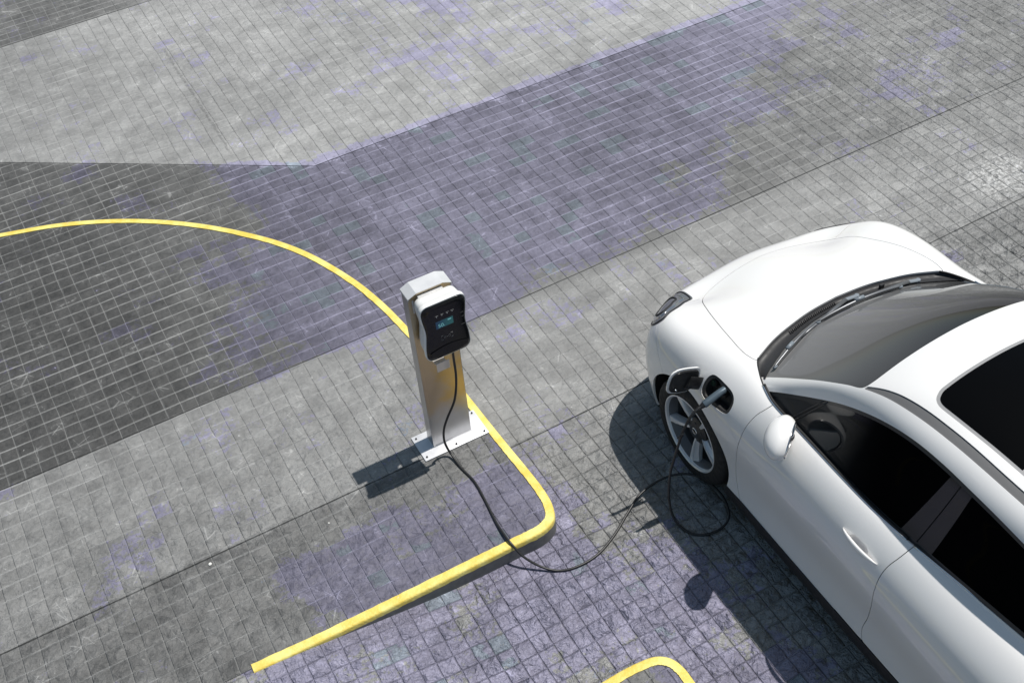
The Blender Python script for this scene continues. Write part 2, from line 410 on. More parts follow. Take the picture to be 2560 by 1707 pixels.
px_, py_, pz_ = t.xyz(S(t, t.new('TexCoord').outputs['Object']))
cs = t.mix(t.ramp(px_, -.05, .045), (.012, .06, .14), (.03, .17, .18))
t.bsdf(Base_Color=(.01, .02, .03), Roughness=.2, Emission_Color=cs, Emission_Strength=.36)
M_digit = mat('display digits', Base_Color=(.1, .2, .2), Roughness=.4, Emission_Color=(.15, .40, .43), Emission_Strength=.6)

CH = empty('charging_post', (1.555, 4.365, ISL_Z), 'stainless steel post carrying a white charger with black front panel, bolted down beside the kerb', 'charger')
bm = bmesh.new()
add_box(bm, -.216, .212, -.115, .095, .0015, .0095, .003, 2)
plate = bm_obj('base_plate', bm, M_plate, CH, angle=40)
for bx, by in ((-.192, .068), (-.196, -.092), (.0, -.095), (.19, -.095), (.19, .072), (0., .074)):
    bm = bmesh.new()
    bmesh.ops.create_cone(bm, cap_ends=True, segments=6, radius1=.0065, radius2=.006, depth=.006, matrix=Matrix.Translation((bx, by, .0125)))
    bmesh.ops.create_cone(bm, cap_ends=True, segments=12, radius1=.0032, radius2=.003, depth=.008, matrix=Matrix.Translation((bx, by, .0175)))
    bm_obj('anchor_bolt', bm, M_dark, plate, angle=40)
hw = .1275
bm = bmesh.new()
prism(bm, [(-hw, .0095), (hw, .0095), (hw, 1.238), (.078, 1.262), (-.078, 1.262), (-hw, 1.238)], -.044, .046)
bmesh.ops.bevel(bm, geom=[e for e in bm.edges if abs(e.verts[0].co.z - e.verts[1].co.z) > .5], offset=.004, segments=2, affect='EDGES')
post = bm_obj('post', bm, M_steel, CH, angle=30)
bm = bmesh.new()      # weld fillet round the foot
for a in (((-hw, -.046), (hw, -.046)), ((hw, -.046), (hw, .046)), ((-hw, .046), (-hw, -.046))):
    tube(bm, [(a[0][0], a[0][1], .0105), (a[1][0], a[1][1], .0105)], .004, 6)
bm_obj('weld_bead', bm, M_plate, post, smooth=True)
bm = bmesh.new()      # folded lid
lid = [(-hw - .002, 1.232), (-hw - .002, 1.246), (-.079, 1.270), (.079, 1.270), (hw + .002, 1.246), (hw + .002, 1.232), (hw - .0005, 1.232), (hw - .0005, 1.2445), (.0783, 1.2665), (-.0783, 1.2665), (-hw + .0005, 1.2445), (-hw + .0005, 1.232)]
prism(bm, lid, -.052, .050)
bm_obj('lid', bm, M_capst, CH, angle=25)
bm = bmesh.new()      # flange along the left front edge
add_box(bm, -hw - .001, -hw + .016, -.0465, -.044, .012, 1.236, .001, 1)
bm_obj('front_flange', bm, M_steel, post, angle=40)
bm = bmesh.new(); add_box(bm, -.075, .072, -.066, -.044, 1.10, 1.245, .002, 1)
add_box(bm, -.108, -.098, -.0475, -.044, 1.13, 1.222, .001, 1); add_box(bm, .094, .104, -.0475, -.044, 1.13, 1.222, .001, 1)
bm_obj('mounting_bracket', bm, M_capst, CH, angle=40)
# wall box: lofted outline with a waist
def box_outline(s, dz=0., n=64, wa=.134, waist=.014, h=.2035, rad=.052):
    """outline (x,z) about its centre; waist pinches the sides"""
    pts = round_poly([(-wa, -h), (wa, -h), (wa, h), (-wa, h)], [rad, rad, rad, rad], 10)
    den = []
    for i in range(len(pts)):
        a = np.array(pts[i]); b = np.array(pts[(i + 1) % len(pts)]); k = max(1, int(np.linalg.norm(b - a) / .012))
        for q in range(k): den.append(a + (b - a) * q / k)
    out = []
    for x, z in den:
        f = 1 - (waist / wa) * math.exp(-((z - .012) / .085)**2)
        out.append((x * f * s, z * s + dz))
    return out
HX, HZ = .012, 1.068          # centre of the box relative to the post root
def loft(name, sections, material, parent, cap0=True, cap1=True, angle=50):
    bm = bmesh.new(); rings = []
    for pts, y in sections: rings.append([bm.verts.new((HX + a, y, HZ + b)) for a, b in pts])
    n = len(rings[0])
    for A, B in zip(rings[:-1], rings[1:]):
        for k in range(n): bm.faces.new((A[k], A[(k + 1) % n], B[(k + 1) % n], B[k]))
    if cap0: bm.faces.new(rings[0])
    if cap1: bm.faces.new(rings[-1][::-1])
    return bm_obj(name, bm, material, parent, angle=angle)
yb, yf = -.066, -.176
UNIT = CH
box = loft('housing', [(box_outline(.86), yb), (box_outline(.90), yb - .006), (box_outline(.925), yb - .035), (box_outline(.945), yb - .072), (box_outline(.985), yb - .080), (box_outline(1.0), yb - .088), (box_outline(1.0), yf + .006), (box_outline(.993), yf), (box_outline(.972), yf)], M_shell, UNIT)
panel = loft('front_panel', [(box_outline(.970), yf + .004), (box_outline(.970), yf - .001), (box_outline(.960), yf - .004), (box_outline(.80), yf - .0075), (box_outline(.4), yf - .009)], M_gloss, UNIT, angle=60)
yp = yf - .0092
bm = bmesh.new(); add_box(bm, -.051, .051, -.0012, .0015, -.026, .026)
scr = bm_obj('screen', bm, M_scr, panel, loc=(.006, yp + .001, HZ + .052))
def text_mesh(name, s, size, material, parent, loc):
    cu = bpy.data.curves.new(name, 'FONT'); cu.body = s; cu.size = size; cu.extrude = .0003; cu.align_x = 'LEFT'
    o = bpy.data.objects.new(name, cu); COL.objects.link(o)
    bpy.context.view_layer.update()
    me = bpy.data.meshes.new_from_object(o.evaluated_get(bpy.context.evaluated_depsgraph_get()))
    bpy.data.objects.remove(o); me.materials.clear(); me.materials.append(material); me.name = name
    q = bpy.data.objects.new(name, me); q.location = loc; q.rotation_euler = (PI / 2, 0, 0)
    return link(q, parent)
text_mesh('digits', '50.', .034, M_digit, panel, (.006 - .040, yp - .0008, HZ + .052 - .019))
bm = bmesh.new(); add_box(bm, .020, .040, -.0022, -.0010, .010, .0165)
bm_obj('status_bar', bm, M_digit, panel, loc=(.006, yp + .001, HZ + .052))
for i, lx in enumerate((-.040, -.009, .022, .051)):
    bm = bmesh.new(); bmesh.ops.create_uvsphere(bm, u_segments=10, v_segments=6, radius=.0026, matrix=Matrix.Translation((HX - .006 + lx, yp, HZ + .1125)) @ Matrix.Diagonal((1, .4, 1, 1)))
    bm_obj('status_light', bm, M_led, panel, smooth=True)
    bm = bmesh.new(); add_box(bm, HX - .014 + lx, HX + .004 + lx, yp - .0006, yp + .001, HZ + .1185, HZ + .1205)
    bm_obj('light_legend', bm, M_mark, panel)
bm = bmesh.new()      # contactless card symbol: corner brackets and two pairs of waves
cx, cz = HX - .002, HZ - .052
for sx in (-1, 1):
    for sz in (-1, 1):
        tube(bm, [(cx + sx * .022, yp, cz + sz * .016), (cx + sx * .034, yp, cz + sz * .016), (cx + sx * .034, yp, cz + sz * .005)], .0011, 6)
    for rr_ in (.010, .018):
        tube(bm, [(cx + sx * rr_ * math.cos(a), yp, cz + rr_ * .75 * math.sin(a)) for a in np.linspace(-.8, .8, 7)], .0011, 6)
bmesh.ops.create_uvsphere(bm, u_segments=8, v_segments=6, radius=.0024, matrix=Matrix.Translation((cx, yp, cz)))
bm_obj('card_symbol', bm, M_mark, panel)
bm = bmesh.new()      # raised chin of the panel
for k in range(1):
    top_ = [(x, -.118 + .026 * math.cos(x / .118 * 1.45)) for x in np.linspace(-.112, .118, 24)]
    bot_ = [(x, max(-.190, -.150 - .03 * math.cos(x / .125 * 1.3))) for x in np.linspace(.112, -.112, 24)]
    poly = [(HX + a, HZ + b - .02) for a, b in top_] + [(HX + a, HZ + b - .004) for a, b in bot_]
    prism(bm, poly, yp + .004, yp - .003)
    bmesh.ops.bevel(bm, geom=[e for e in bm.edges if all(abs(v.co.y - (yp - .003)) < 1e-5 for v in e.verts)], offset=.003, segments=2, affect='EDGES')
bm_obj('chin', bm, M_gloss, panel, angle=40)
M_faint = mat('faint grey print', Base_Color=(.07, .07, .07), Roughness=.5)
for (a, b) in ((.098, .075), (.098, .045), (.098, -.012)):
    bm = bmesh.new(); add_box(bm, HX + a - .010, HX + a + .010, yp + .0005, yp + .002, HZ + b - .001, HZ + b + .001)
    bm_obj('printed_legend', bm, M_faint, panel)
bm = bmesh.new()      # bent holder under the box
add_box(bm, -.052, .016, -.092, -.044, .735, .740); add_box(bm, -.046, .034, -.098, -.093, .676, .742, .001, 1)
bm_obj('cable_hook', bm, mat('pale hook steel', Base_Color=(.80, .74, .70), Metallic=.4, Roughness=.4), CH, angle=30)
bm = bmesh.new(); bmesh.ops.create_cone(bm, cap_ends=True, segments=20, radius1=.013, radius2=.015, depth=.03, matrix=Matrix.Translation((.043, -.148, .862)))
bm_obj('cable_gland', bm, M_rubber, UNIT, angle=40)

# ------------------------------------------------------------------ charging cable with its connector
CB = empty('charging_cable', (1.597, 4.215, ISL_Z), 'thin black charging cable with grey connector, looping from the post to the car', 'cable')
cpts = [(1.598, 4.217, .972), (1.596, 4.215, .94), (1.593, 4.215, .745), (1.563, 4.215, .577), (1.507, 4.22, .455), (1.477, 4.226, .365), (1.470, 4.236, .26), (1.478, 4.231, .19), (1.488, 4.205, .148), (1.498, 4.093, .127), (1.518, 3.967, .127), (1.508, 3.809, .127), (1.490, 3.642, .130), (1.487, 3.531, .139), (1.492, 3.470, .136), (1.522, 3.395, .085), (1.586, 3.321, .032), (1.661, 3.260, .008), (1.754, 3.227, .007), (1.900, 3.232, .007), (2.052, 3.292, .010), (2.193, 3.374, .02), (2.326, 3.442, .035), (2.460, 3.462, .045), (2.568, 3.443, .055), (2.652, 3.386, .06), (2.702, 3.282, .06), (2.713, 3.169, .055), (2.680, 3.059, .04), (2.625, 3.022, .02), (2.548, 3.019, .008), (2.466, 3.049, .007), (2.414, 3.120, .010), (2.397, 3.20, .04), (2.397, 3.252, .15), (2.397, 3.26, .264), (2.402, 3.26, .40), (2.421, 3.26, .496), (2.443, 3.26, .597), (2.460, 3.26, .673), (2.483, 3.26, .735), (2.506, 3.26, .785), (2.537, 3.26, .822), (2.574, 3.26, .840)]
off = np.array(CB.location)
cc = cat_rom(cpts, 8) - off
rad = [.0072] * len(cc)
bm = bmesh.new(); tube(bm, cc, rad, 12)
bm_obj('cord', bm, M_rubber, CB, smooth=True)
M_grip = mat('blue grey connector shell', Base_Color=(.10, .135, .165), Roughness=.36, Metallic=.3)
pa = np.array([2.596, 3.26, .846]); pb = np.array([2.715, 3.26, .888]); ax = (pb - pa) / np.linalg.norm(pb - pa)
bm = bmesh.new()
tube(bm, [pa - off + ax * s for s in (0, .003, .03, .09, .112)] + [pb - off + ax * .006 + np.array([.004, 0, -.002]), pb - off + np.array([.018, 0, -.006])], [.0195, .0205, .021, .0205, .0205, .0195, .014], 20)
con = bm_obj('connector', bm, M_grip, CB, angle=45)
bm = bmesh.new()
tube(bm, [pb - off + np.array(q) for q in ((-.012, 0, .0), (.004, 0, -.012), (.02, 0, -.026), (.045, .004, -.040))], [.017, .019, .021, .021], 18)
bm_obj('plug_head', bm, M_rubber, con, angle=45)
bm = bmesh.new(); tube(bm, [pa - off - ax * .022, pa - off - ax * .018, pa - off - ax * .004, pa - off + ax * .001], [.011, .013, .016, .017], 18)
bm_obj('rear_collar', bm, M_rubber, con, angle=45)
bm = bmesh.new()
fl = [p for p in cc if (p + off)[2] > .735 and (p + off)[0] > 2.4]
fl = list(fl) + [pa - off - ax * .02]
tube(bm, fl, list(np.linspace(.0065, .0098, len(fl))), 12)
for k in range(3):
    q = pa - off - ax * (.022 + k * .006)
    tube(bm, [q - ax * .0015, q + ax * .0015], .0112, 12)
bm_obj('strain_relief', bm, M_rubber, con, smooth=True)
bm = bmesh.new(); q = np.array([2.464, 3.258, .685]) - off
tube(bm, [q + np.array([-.001, 0, -.012]), q + np.array([.002, 0, .012])], .0085, 10); tube(bm, [q, q + np.array([-.028, .006, -.02])], .0035, 8)
bm_obj('cable_tag', bm, M_rubber, CB, smooth=True)
# small white stones
def pebble(loc, s, label):
    bm = bmesh.new(); bmesh.ops.create_icosphere(bm, subdivisions=2, radius=s)
    for v in bm.verts: v.co *= 1 + random.uniform(-.15, .15); v.co.z *= .6
    o = bm_obj('pebble', bm, MATS.get('pebble') or mat('pebble', Base_Color=(.75, .74, .70), Roughness=.8), None, smooth=True, loc=loc)
    tag(o, label, 'stone', 'white stones lying on the paving')
pebble((-.018, 4.238, ISL_Z + .004), .011, 'small white stone lying on the pale band of paving at lower left')
pebble((.668, 4.147, ISL_Z + .002), .005, 'tiny white stone on the darker paving just left of the yellow kerb')
# ---- car shells: smooth nets in car coordinates (U forward of the front axle, V sideways, Z up)
def bs_ext(c, mode0, mode1):
    M = np.array([1, -1, 1.0])
    a = c[1] * M if mode0 == 'm' else 2 * c[0] - c[1]
    b = c[-2] * M if mode1 == 'm' else 2 * c[-1] - c[-2]
    return np.concatenate([a[None], c, b[None]])
def bs_knots(c, m0, m1):
    e = bs_ext(c, m0, m1)
    return (e[:-2] + 4 * e[1:-1] + e[2:]) / 6
def bs_eval(c, m0, m1, n):
    e = bs_ext(c, m0, m1)
    t = np.linspace(0, len(c) - 1, n); i = np.minimum(t.astype(int), len(c) - 2); f = (t - i)
    sh = (-1,) + (1,) * (c.ndim - 1); f = f.reshape(sh)
    return ((1 - f) ** 3 * e[i] + (3 * f ** 3 - 6 * f ** 2 + 4) * e[i + 1] + (-3 * f ** 3 + 3 * f ** 2 + 3 * f + 1) * e[i + 2] + f ** 3 * e[i + 3]) / 6
def net(D, tm, sm, nt, ns, it=2):
    """D[T,S,3] targets -> dense grid; a few correction steps pull the spline towards the targets."""
    D = np.array(D, float); C = D.copy()
    def ev(C):
        k = bs_knots(C, *tm)
        return np.swapaxes(bs_knots(np.swapaxes(k, 0, 1), *sm), 0, 1)
    for _ in range(it): C = C + (D - ev(C))
    G = bs_eval(C, *tm, nt)
    return np.swapaxes(bs_eval(np.swapaxes(G, 0, 1), *sm, ns), 0, 1)
def side(u, k, top):
    """rib of the flank at station u: k = 8 (V,Z) pairs up to the hood/belt, top = (U of spine, Z at half, Z at centre)"""
    (us, zh, zc) = top
    r = [(u, v, z) for v, z in k]
    du = us - u
    v7 = k[-1][0]
    r.append((u + du * .62, v7 * .58, zh)); r.append((us, 0, zc))
    r[6] = (u + du * .02, r[6][1], r[6][2]); r[7] = (u + du * .14, r[7][1], r[7][2])
    return r
LOWER = [
 [(.60,0,.15),(.74,0,.19),(.795,0,.33),(.80,0,.47),(.785,0,.59),(.75,0,.69),(.69,0,.765),(.59,0,.82),(.46,0,.875),(.32,0,.92)],
 [(.58,.28,.15),(.71,.30,.19),(.77,.31,.33),(.775,.31,.47),(.76,.31,.59),(.725,.31,.685),(.665,.30,.75),(.55,.26,.802),(.405,.17,.882),(.24,0,.94)],
 [(.52,.48,.15),(.64,.54,.19),(.705,.57,.33),(.715,.575,.47),(.71,.575,.59),(.685,.57,.69),(.625,.54,.752),(.50,.45,.79),(.35,.27,.90),(.17,0,.962)],
 [(.44,.64,.15),(.52,.725,.19),(.575,.765,.33),(.588,.778,.47),(.59,.778,.59),(.57,.757,.71),(.525,.685,.808),(.42,.56,.85),(.26,.34,.935),(.09,0,.983)],
 [(.34,.72,.15),(.395,.83,.19),(.425,.865,.33),(.435,.882,.47),(.44,.882,.61),(.43,.855,.745),(.41,.77,.865),(.315,.60,.89),(.155,.37,.962),(.02,0,1.0)],
 side(.21,[(.80,.165),(.892,.20),(.885,.35),(.90,.50),(.902,.66),(.880,.79),(.80,.91),(.63,.94)],(-.03,.985,1.012)),
 side(0.,[(.80,.165),(.892,.20),(.887,.35),(.905,.51),(.908,.68),(.880,.82),(.79,.945),(.64,.985)],(-.08,1.01,1.022)),
 side(-.22,[(.80,.165),(.892,.20),(.888,.35),(.902,.52),(.912,.70),(.880,.84),(.78,.96),(.66,1.005)],(-.22,1.02,1.025)),
 side(-.45,[(.80,.165),(.892,.20),(.890,.34),(.892,.50),(.910,.70),(.882,.855),(.80,.975),(.68,1.02)],(-.45,1.02,1.02)),
 side(-.8,[(.80,.165),(.892,.20),(.892,.34),(.886,.49),(.908,.70),(.882,.86),(.80,.98),(.68,1.02)],(-.8,1.02,1.02)),
 side(-1.2,[(.80,.165),(.892,.20),(.892,.34),(.886,.49),(.908,.70),(.882,.86),(.795,.985),(.67,1.025)],(-1.2,1.02,1.02)),
 side(-1.6,[(.80,.165),(.892,.20),(.892,.34),(.89,.50),(.910,.70),(.883,.865),(.785,.995),(.66,1.035)],(-1.6,1.03,1.03)),
 side(-2.0,[(.80,.165),(.892,.20),(.888,.34),(.898,.50),(.915,.70),(.885,.875),(.775,1.005),(.64,1.045)],(-2.0,1.04,1.04)),
 side(-2.4,[(.80,.165),(.892,.20),(.886,.34),(.905,.50),(.918,.69),(.885,.87),(.77,1.01),(.62,1.05)],(-2.4,1.05,1.05)),
 side(-2.8,[(.74,.17),(.855,.21),(.88,.34),(.90,.50),(.912,.68),(.872,.86),(.75,1.01),(.58,1.05)],(-2.75,1.05,1.05)),
 [(-3.02,.66,.17),(-3.08,.80,.21),(-3.10,.83,.34),(-3.11,.85,.50),(-3.11,.855,.68),(-3.10,.81,.86),(-3.06,.70,1.01),(-3.02,.53,1.05),(-2.98,.3,1.05),(-2.95,0,1.05)],
 [(-3.16,.52,.18),(-3.28,.62,.22),(-3.31,.66,.35),(-3.32,.68,.52),(-3.31,.68,.70),(-3.28,.65,.86),(-3.20,.58,1.0),(-3.14,.44,1.04),(-3.08,.25,1.05),(-3.04,0,1.05)],
 [(-3.24,.28,.19),(-3.38,.34,.23),(-3.43,.36,.36),(-3.44,.37,.54),(-3.42,.37,.72),(-3.38,.36,.87),(-3.30,.32,.99),(-3.23,.25,1.03),(-3.16,.14,1.05),(-3.10,0,1.05)],
 [(-3.26,0,.19),(-3.40,0,.23),(-3.46,0,.36),(-3.47,0,.54),(-3.45,0,.72),(-3.41,0,.87),(-3.33,0,.99),(-3.27,0,1.03),(-3.21,0,1.05),(-3.16,0,1.05)],
]
def arc(pts): return [tuple(p) for p in pts]
UPPER = [  # ribs from cowl / belt up over to the roof spine, 8 points each
 [(-.05,0,.955),(-.215,0,1.075),(-.39,0,1.20),(-.56,0,1.32),(-.73,0,1.432),(-.92,0,1.517),(-1.15,0,1.572),(-1.38,0,1.592)],
 [(-.075,.26,.955),(-.235,.25,1.07),(-.41,.24,1.195),(-.575,.23,1.313),(-.745,.21,1.425),(-.94,.18,1.513),(-1.17,.12,1.571),(-1.42,0,1.593)],
 [(-.14,.48,.953),(-.29,.465,1.055),(-.455,.45,1.175),(-.615,.435,1.292),(-.78,.405,1.405),(-.975,.345,1.502),(-1.21,.22,1.568),(-1.46,0,1.594)],
 [(-.215,.64,.95),(-.34,.618,1.035),(-.50,.60,1.155),(-.655,.575,1.27),(-.83,.54,1.382),(-1.04,.465,1.49),(-1.27,.29,1.563),(-1.51,0,1.594)],
 [(-.245,.712,.945),(-.365,.682,1.022),(-.53,.655,1.14),(-.69,.625,1.26),(-.88,.588,1.372),(-1.11,.52,1.478),(-1.36,.34,1.56),(-1.56,0,1.594)],
 [(-.275,.742,.94),(-.39,.703,1.012),(-.56,.672,1.125),(-.745,.640,1.24),(-.97,.607,1.358),(-1.22,.55,1.468),(-1.46,.375,1.558),(-1.62,0,1.594)],
 [(-.30,.752,.94),(-.42,.712,1.01),(-.60,.682,1.10),(-.84,.645,1.215),(-1.10,.615,1.345),(-1.34,.565,1.468),(-1.56,.40,1.555),(-1.70,0,1.593)],
 [(-.52,.762,.94),(-.62,.728,1.01),(-.78,.700,1.085),(-1.01,.660,1.20),(-1.25,.625,1.335),(-1.47,.578,1.465),(-1.67,.41,1.553),(-1.79,0,1.592)],
 [(-.90,.768,.95),(-.97,.735,1.02),(-1.08,.705,1.09),(-1.24,.665,1.205),(-1.44,.628,1.34),(-1.62,.580,1.465),(-1.78,.41,1.552),(-1.88,0,1.591)],
 [(-1.35,.765,.95),(-1.39,.735,1.02),(-1.46,.705,1.09),(-1.57,.665,1.21),(-1.70,.626,1.34),(-1.82,.578,1.465),(-1.92,.41,1.55),(-2.0,0,1.589)],
 [(-1.80,.75,.95),(-1.82,.72,1.03),(-1.86,.693,1.10),(-1.92,.655,1.215),(-1.98,.615,1.34),(-2.04,.567,1.46),(-2.09,.40,1.546),(-2.14,0,1.584)],
 [(-2.25,.72,.96),(-2.26,.695,1.04),(-2.27,.668,1.11),(-2.29,.63,1.215),(-2.30,.592,1.33),(-2.31,.545,1.445),(-2.31,.385,1.535),(-2.31,0,1.573)],
 [(-2.65,.68,.97),(-2.65,.655,1.05),(-2.64,.628,1.115),(-2.63,.592,1.21),(-2.60,.557,1.315),(-2.57,.512,1.425),(-2.53,.36,1.52),(-2.50,0,1.555)],
 [(-2.98,.61,.98),(-2.97,.585,1.055),(-2.95,.56,1.12),(-2.91,.525,1.205),(-2.86,.495,1.30),(-2.79,.455,1.40),(-2.71,.31,1.495),(-2.66,0,1.535)],
 [(-3.20,.44,.99),(-3.17,.42,1.06),(-3.13,.405,1.13),(-3.08,.38,1.21),(-3.01,.355,1.30),(-2.92,.32,1.395),(-2.82,.21,1.48),(-2.75,0,1.52)],
 [(-3.28,.22,.99),(-3.25,.21,1.06),(-3.20,.20,1.14),(-3.14,.19,1.22),(-3.07,.18,1.31),(-2.98,.16,1.40),(-2.88,.11,1.475),(-2.80,0,1.51)],
 [(-3.30,0,.99),(-3.27,0,1.06),(-3.22,0,1.14),(-3.16,0,1.22),(-3.09,0,1.31),(-3.0,0,1.40),(-2.91,0,1.47),(-2.83,0,1.505)],
]
def shell(which, nt=None, ns=None):
    if which == 'lower': return net(LOWER, ('m','m'), ('n','m'), nt or 361, ns or 121)
    return net(UPPER, ('m','m'), ('n','m'), nt or 321, ns or 113)
# ------------------------------------------------------------------ car
CAR = empty('parked_car', (3.56, 3.47, 0), 'white compact hatchback with glass roof panels, plugged in at its front wing', 'car')
def paint():
    m = bpy.data.materials.new('white car paint'); t = T(m)
    p = S(t, t.new('TexCoord').outputs['Object'])
    t.bsdf(Base_Color=(.85, .84, .83), Roughness=.42, Coat_Weight=1., Coat_Roughness=.03, Coat_IOR=1.5,
           Coat_Normal=t.bump(t.noise(p, 260., 2), .02, .001)); return m
M_paint = paint()
M_gap = mat('dark panel gap', Base_Color=(.02, .02, .022), Roughness=.8)
M_black = mat('black satin plastic', Base_Color=(.016, .016, .017), Roughness=.45, vary=.2, scale=60)
M_frame = mat('black window frame', Base_Color=(.035, .035, .037), Roughness=.28)
M_pillar = mat('dark gloss pillar cover', Base_Color=(.017, .017, .018), Roughness=.2)
M_groove = mat('grey roof channel', Base_Color=(.14, .14, .143), Roughness=.6)
M_seal = mat('grey sunroof seal', Base_Color=(.30, .30, .305), Roughness=.55)
def glass(name, tint, rough=.0, spec=.5, base_col2=None, grad=None, smax=None):
    """base_col2/grad: base colour ramps along a direction, painting reflected light into the pane"""
    m = bpy.data.materials.new(name); t = T(m); c = tint
    if base_col2:
        x, y, z = t.xyz(S(t, t.new('TexCoord').outputs['Object'])); d, lo, hi = grad
        c = t.mix(t.ramp(x * d[0] + y * d[1] + z * d[2], lo, hi), tint, base_col2)  # reflected sheen painted into the base colour as a ramp
    if smax: spec = t.ramp(y, *smax)
    t.bsdf(Base_Color=c, Roughness=rough, IOR=1.5, Specular_IOR_Level=spec); return m
M_glass = glass('tinted side glass', (.040, .040, .041), .02, .05, (.0022, .0022, .0025), ((0, -1, .25), .72, 1.5), (-1.06, -.86, .004, .5))  # paler front end is a reflected sheen painted into the colour
M_wind = glass('windscreen glass', (.21, .212, .215), .02, .35, (.008, .008, .009), ((.42, -.95, .0), -.15, 1.1))  # pale lower left paints in reflected sky and lit dashboard
M_roofg = glass('dark roof glass', (.002, .002, .0022), .03, .08)
M_lens = glass('lamp lens', (.12, .125, .14), .03, .6)
M_chrome = mat('bright trim', Base_Color=(.75, .75, .76), Metallic=1., Roughness=.12)
M_tyre = mat('tyre rubber', Base_Color=(.014, .014, .0145), Roughness=.75, vary=.25, scale=50)
M_alloy = mat('silver alloy', Base_Color=(.80, .80, .81), Metallic=.35, Roughness=.3)
M_alloyd = mat('dark wheel centre', Base_Color=(.03, .03, .032), Roughness=.4)
M_mglass = mat('mirror glass', Base_Color=(.85, .87, .88), Metallic=1., Roughness=.02)

def sdf(poly, X):
    """signed distance of points X[n,2] to a closed outline (negative inside)"""
    P = np.asarray(poly, float); Q = np.roll(P, -1, 0); d2 = np.full(len(X), 1e9); ins = np.zeros(len(X), bool)
    for a, b in zip(P, Q):
        e = b - a; L = e @ e
        if L < 1e-14: continue
        w_ = X - a; tt = np.clip((w_ @ e) / L, 0, 1); r = w_ - tt[:, None] * e
        d2 = np.minimum(d2, (r * r).sum(1))
        c = ((a[1] <= X[:, 1]) & (b[1] > X[:, 1])) | ((b[1] <= X[:, 1]) & (a[1] > X[:, 1]))
        with np.errstate(divide='ignore', invalid='ignore'):
            xi = a[0] + (X[:, 1] - a[1]) / (b[1] - a[1]) * e[0]
        ins ^= c & (X[:, 0] < xi)
    d = np.sqrt(d2); return np.where(ins, -d, d)
def region(poly, plane, keep=None):
    """plane: 'UV','UZ','VZ' using |V|"""
    P = np.asarray(poly, float)
    def g(X):
        A = {'UV': X[:, [0, 1]], 'UZ': X[:, [0, 2]], 'VZ': X[:, [1, 2]]}[plane]
        r = sdf(P, A)
        if keep is not None: r = np.where(keep(X), r, np.abs(r) + 1e-3)
        return r
    return g
GAP = .0042
def half_shell(which, cuts, nt, ns):
    """dense half shell (V>=0 here), cut exactly along the zero lines of the given functions"""
    G = shell(which, nt, ns); n0, n1, _ = G.shape
    bm = bmesh.new()
    vs = [[bm.verts.new(G[i, j]) for j in range(n1)] for i in range(n0)]
    for i in range(n0 - 1):
        for j in range(n1 - 1):
            try: bm.faces.new((vs[i][j], vs[i][j + 1], vs[i + 1][j + 1], vs[i + 1][j]))
            except ValueError: pass
    bmesh.ops.remove_doubles(bm, verts=bm.verts[:], dist=2e-5)
    bmesh.ops.dissolve_degenerate(bm, edges=bm.edges[:], dist=2e-5)
    for g, lv in cuts:
        bm.verts.ensure_lookup_table(); bm.verts.index_update()
        X = np.array([v.co[:] for v in bm.verts]); val = g(X) - lv
        val[np.abs(val) < 2e-5] = 0
        zero = {v for v, q in zip(bm.verts, val) if q == 0}
        es = [e for e in bm.edges if val[e.verts[0].index] * val[e.verts[1].index] < 0]
        cand = set()
        info = [(e, e.verts[0], val[e.verts[0].index], val[e.verts[1].index]) for e in es]
        for e, v0, a, b in info:
            cand.update(e.link_faces)
            _, nv = bmesh.utils.edge_split(e, v0, a / (a - b)); zero.add(nv)
        for v in list(zero):
            cand.update(v.link_faces)
        for f in list(cand):
            if not f.is_valid: continue
            zs = [v for v in f.verts if v in zero]
            if len(zs) < 2: continue
            if len(zs) == 2:
                a, b = zs
                if any(b in e.verts for e in a.link_edges if e in f.edges): continue
                try: bmesh.utils.face_split(f, a, b)
                except ValueError: pass
            else:
                order = list(f.verts); idx = [i for i, v in enumerate(order) if v in zero]
                for i, k in zip(idx, idx[1:] + idx[:1]):
                    if (k - i) % len(order) in (1, len(order) - 1): continue
                    try: bmesh.utils.face_split(f, order[i], order[k]); break
                    except ValueError: pass
    bm.normal_update()
    # make normals face outwards (away from an inner point)
    c = Vector((-1.3, 0, .7)); s = sum(1 if f.normal.dot(f.calc_center_median() - c) > 0 else -1 for f in list(bm.faces)[::50])
    if s < 0:
        for f in bm.faces: f.normal_flip()
        bm.normal_update()
    bm.verts.index_update()
    V = np.array([v.co[:] for v in bm.verts]); Nn = np.array([v.normal[:] for v in bm.verts])
    on = np.abs(V[:, 1]) < 1e-5; Nn[on, 1] = 0; Nn /= np.linalg.norm(Nn, axis=1)[:, None] + 1e-12
    Fs = [[v.index for v in f.verts] for f in bm.faces]
    Cn = np.array([f.calc_center_median()[:] for f in bm.faces])
    bm.free()
    return V, Nn, Fs, Cn
def to_local(V, sg): return np.stack([V[:, 1] * sg, V[:, 0], V[:, 2]], -1)
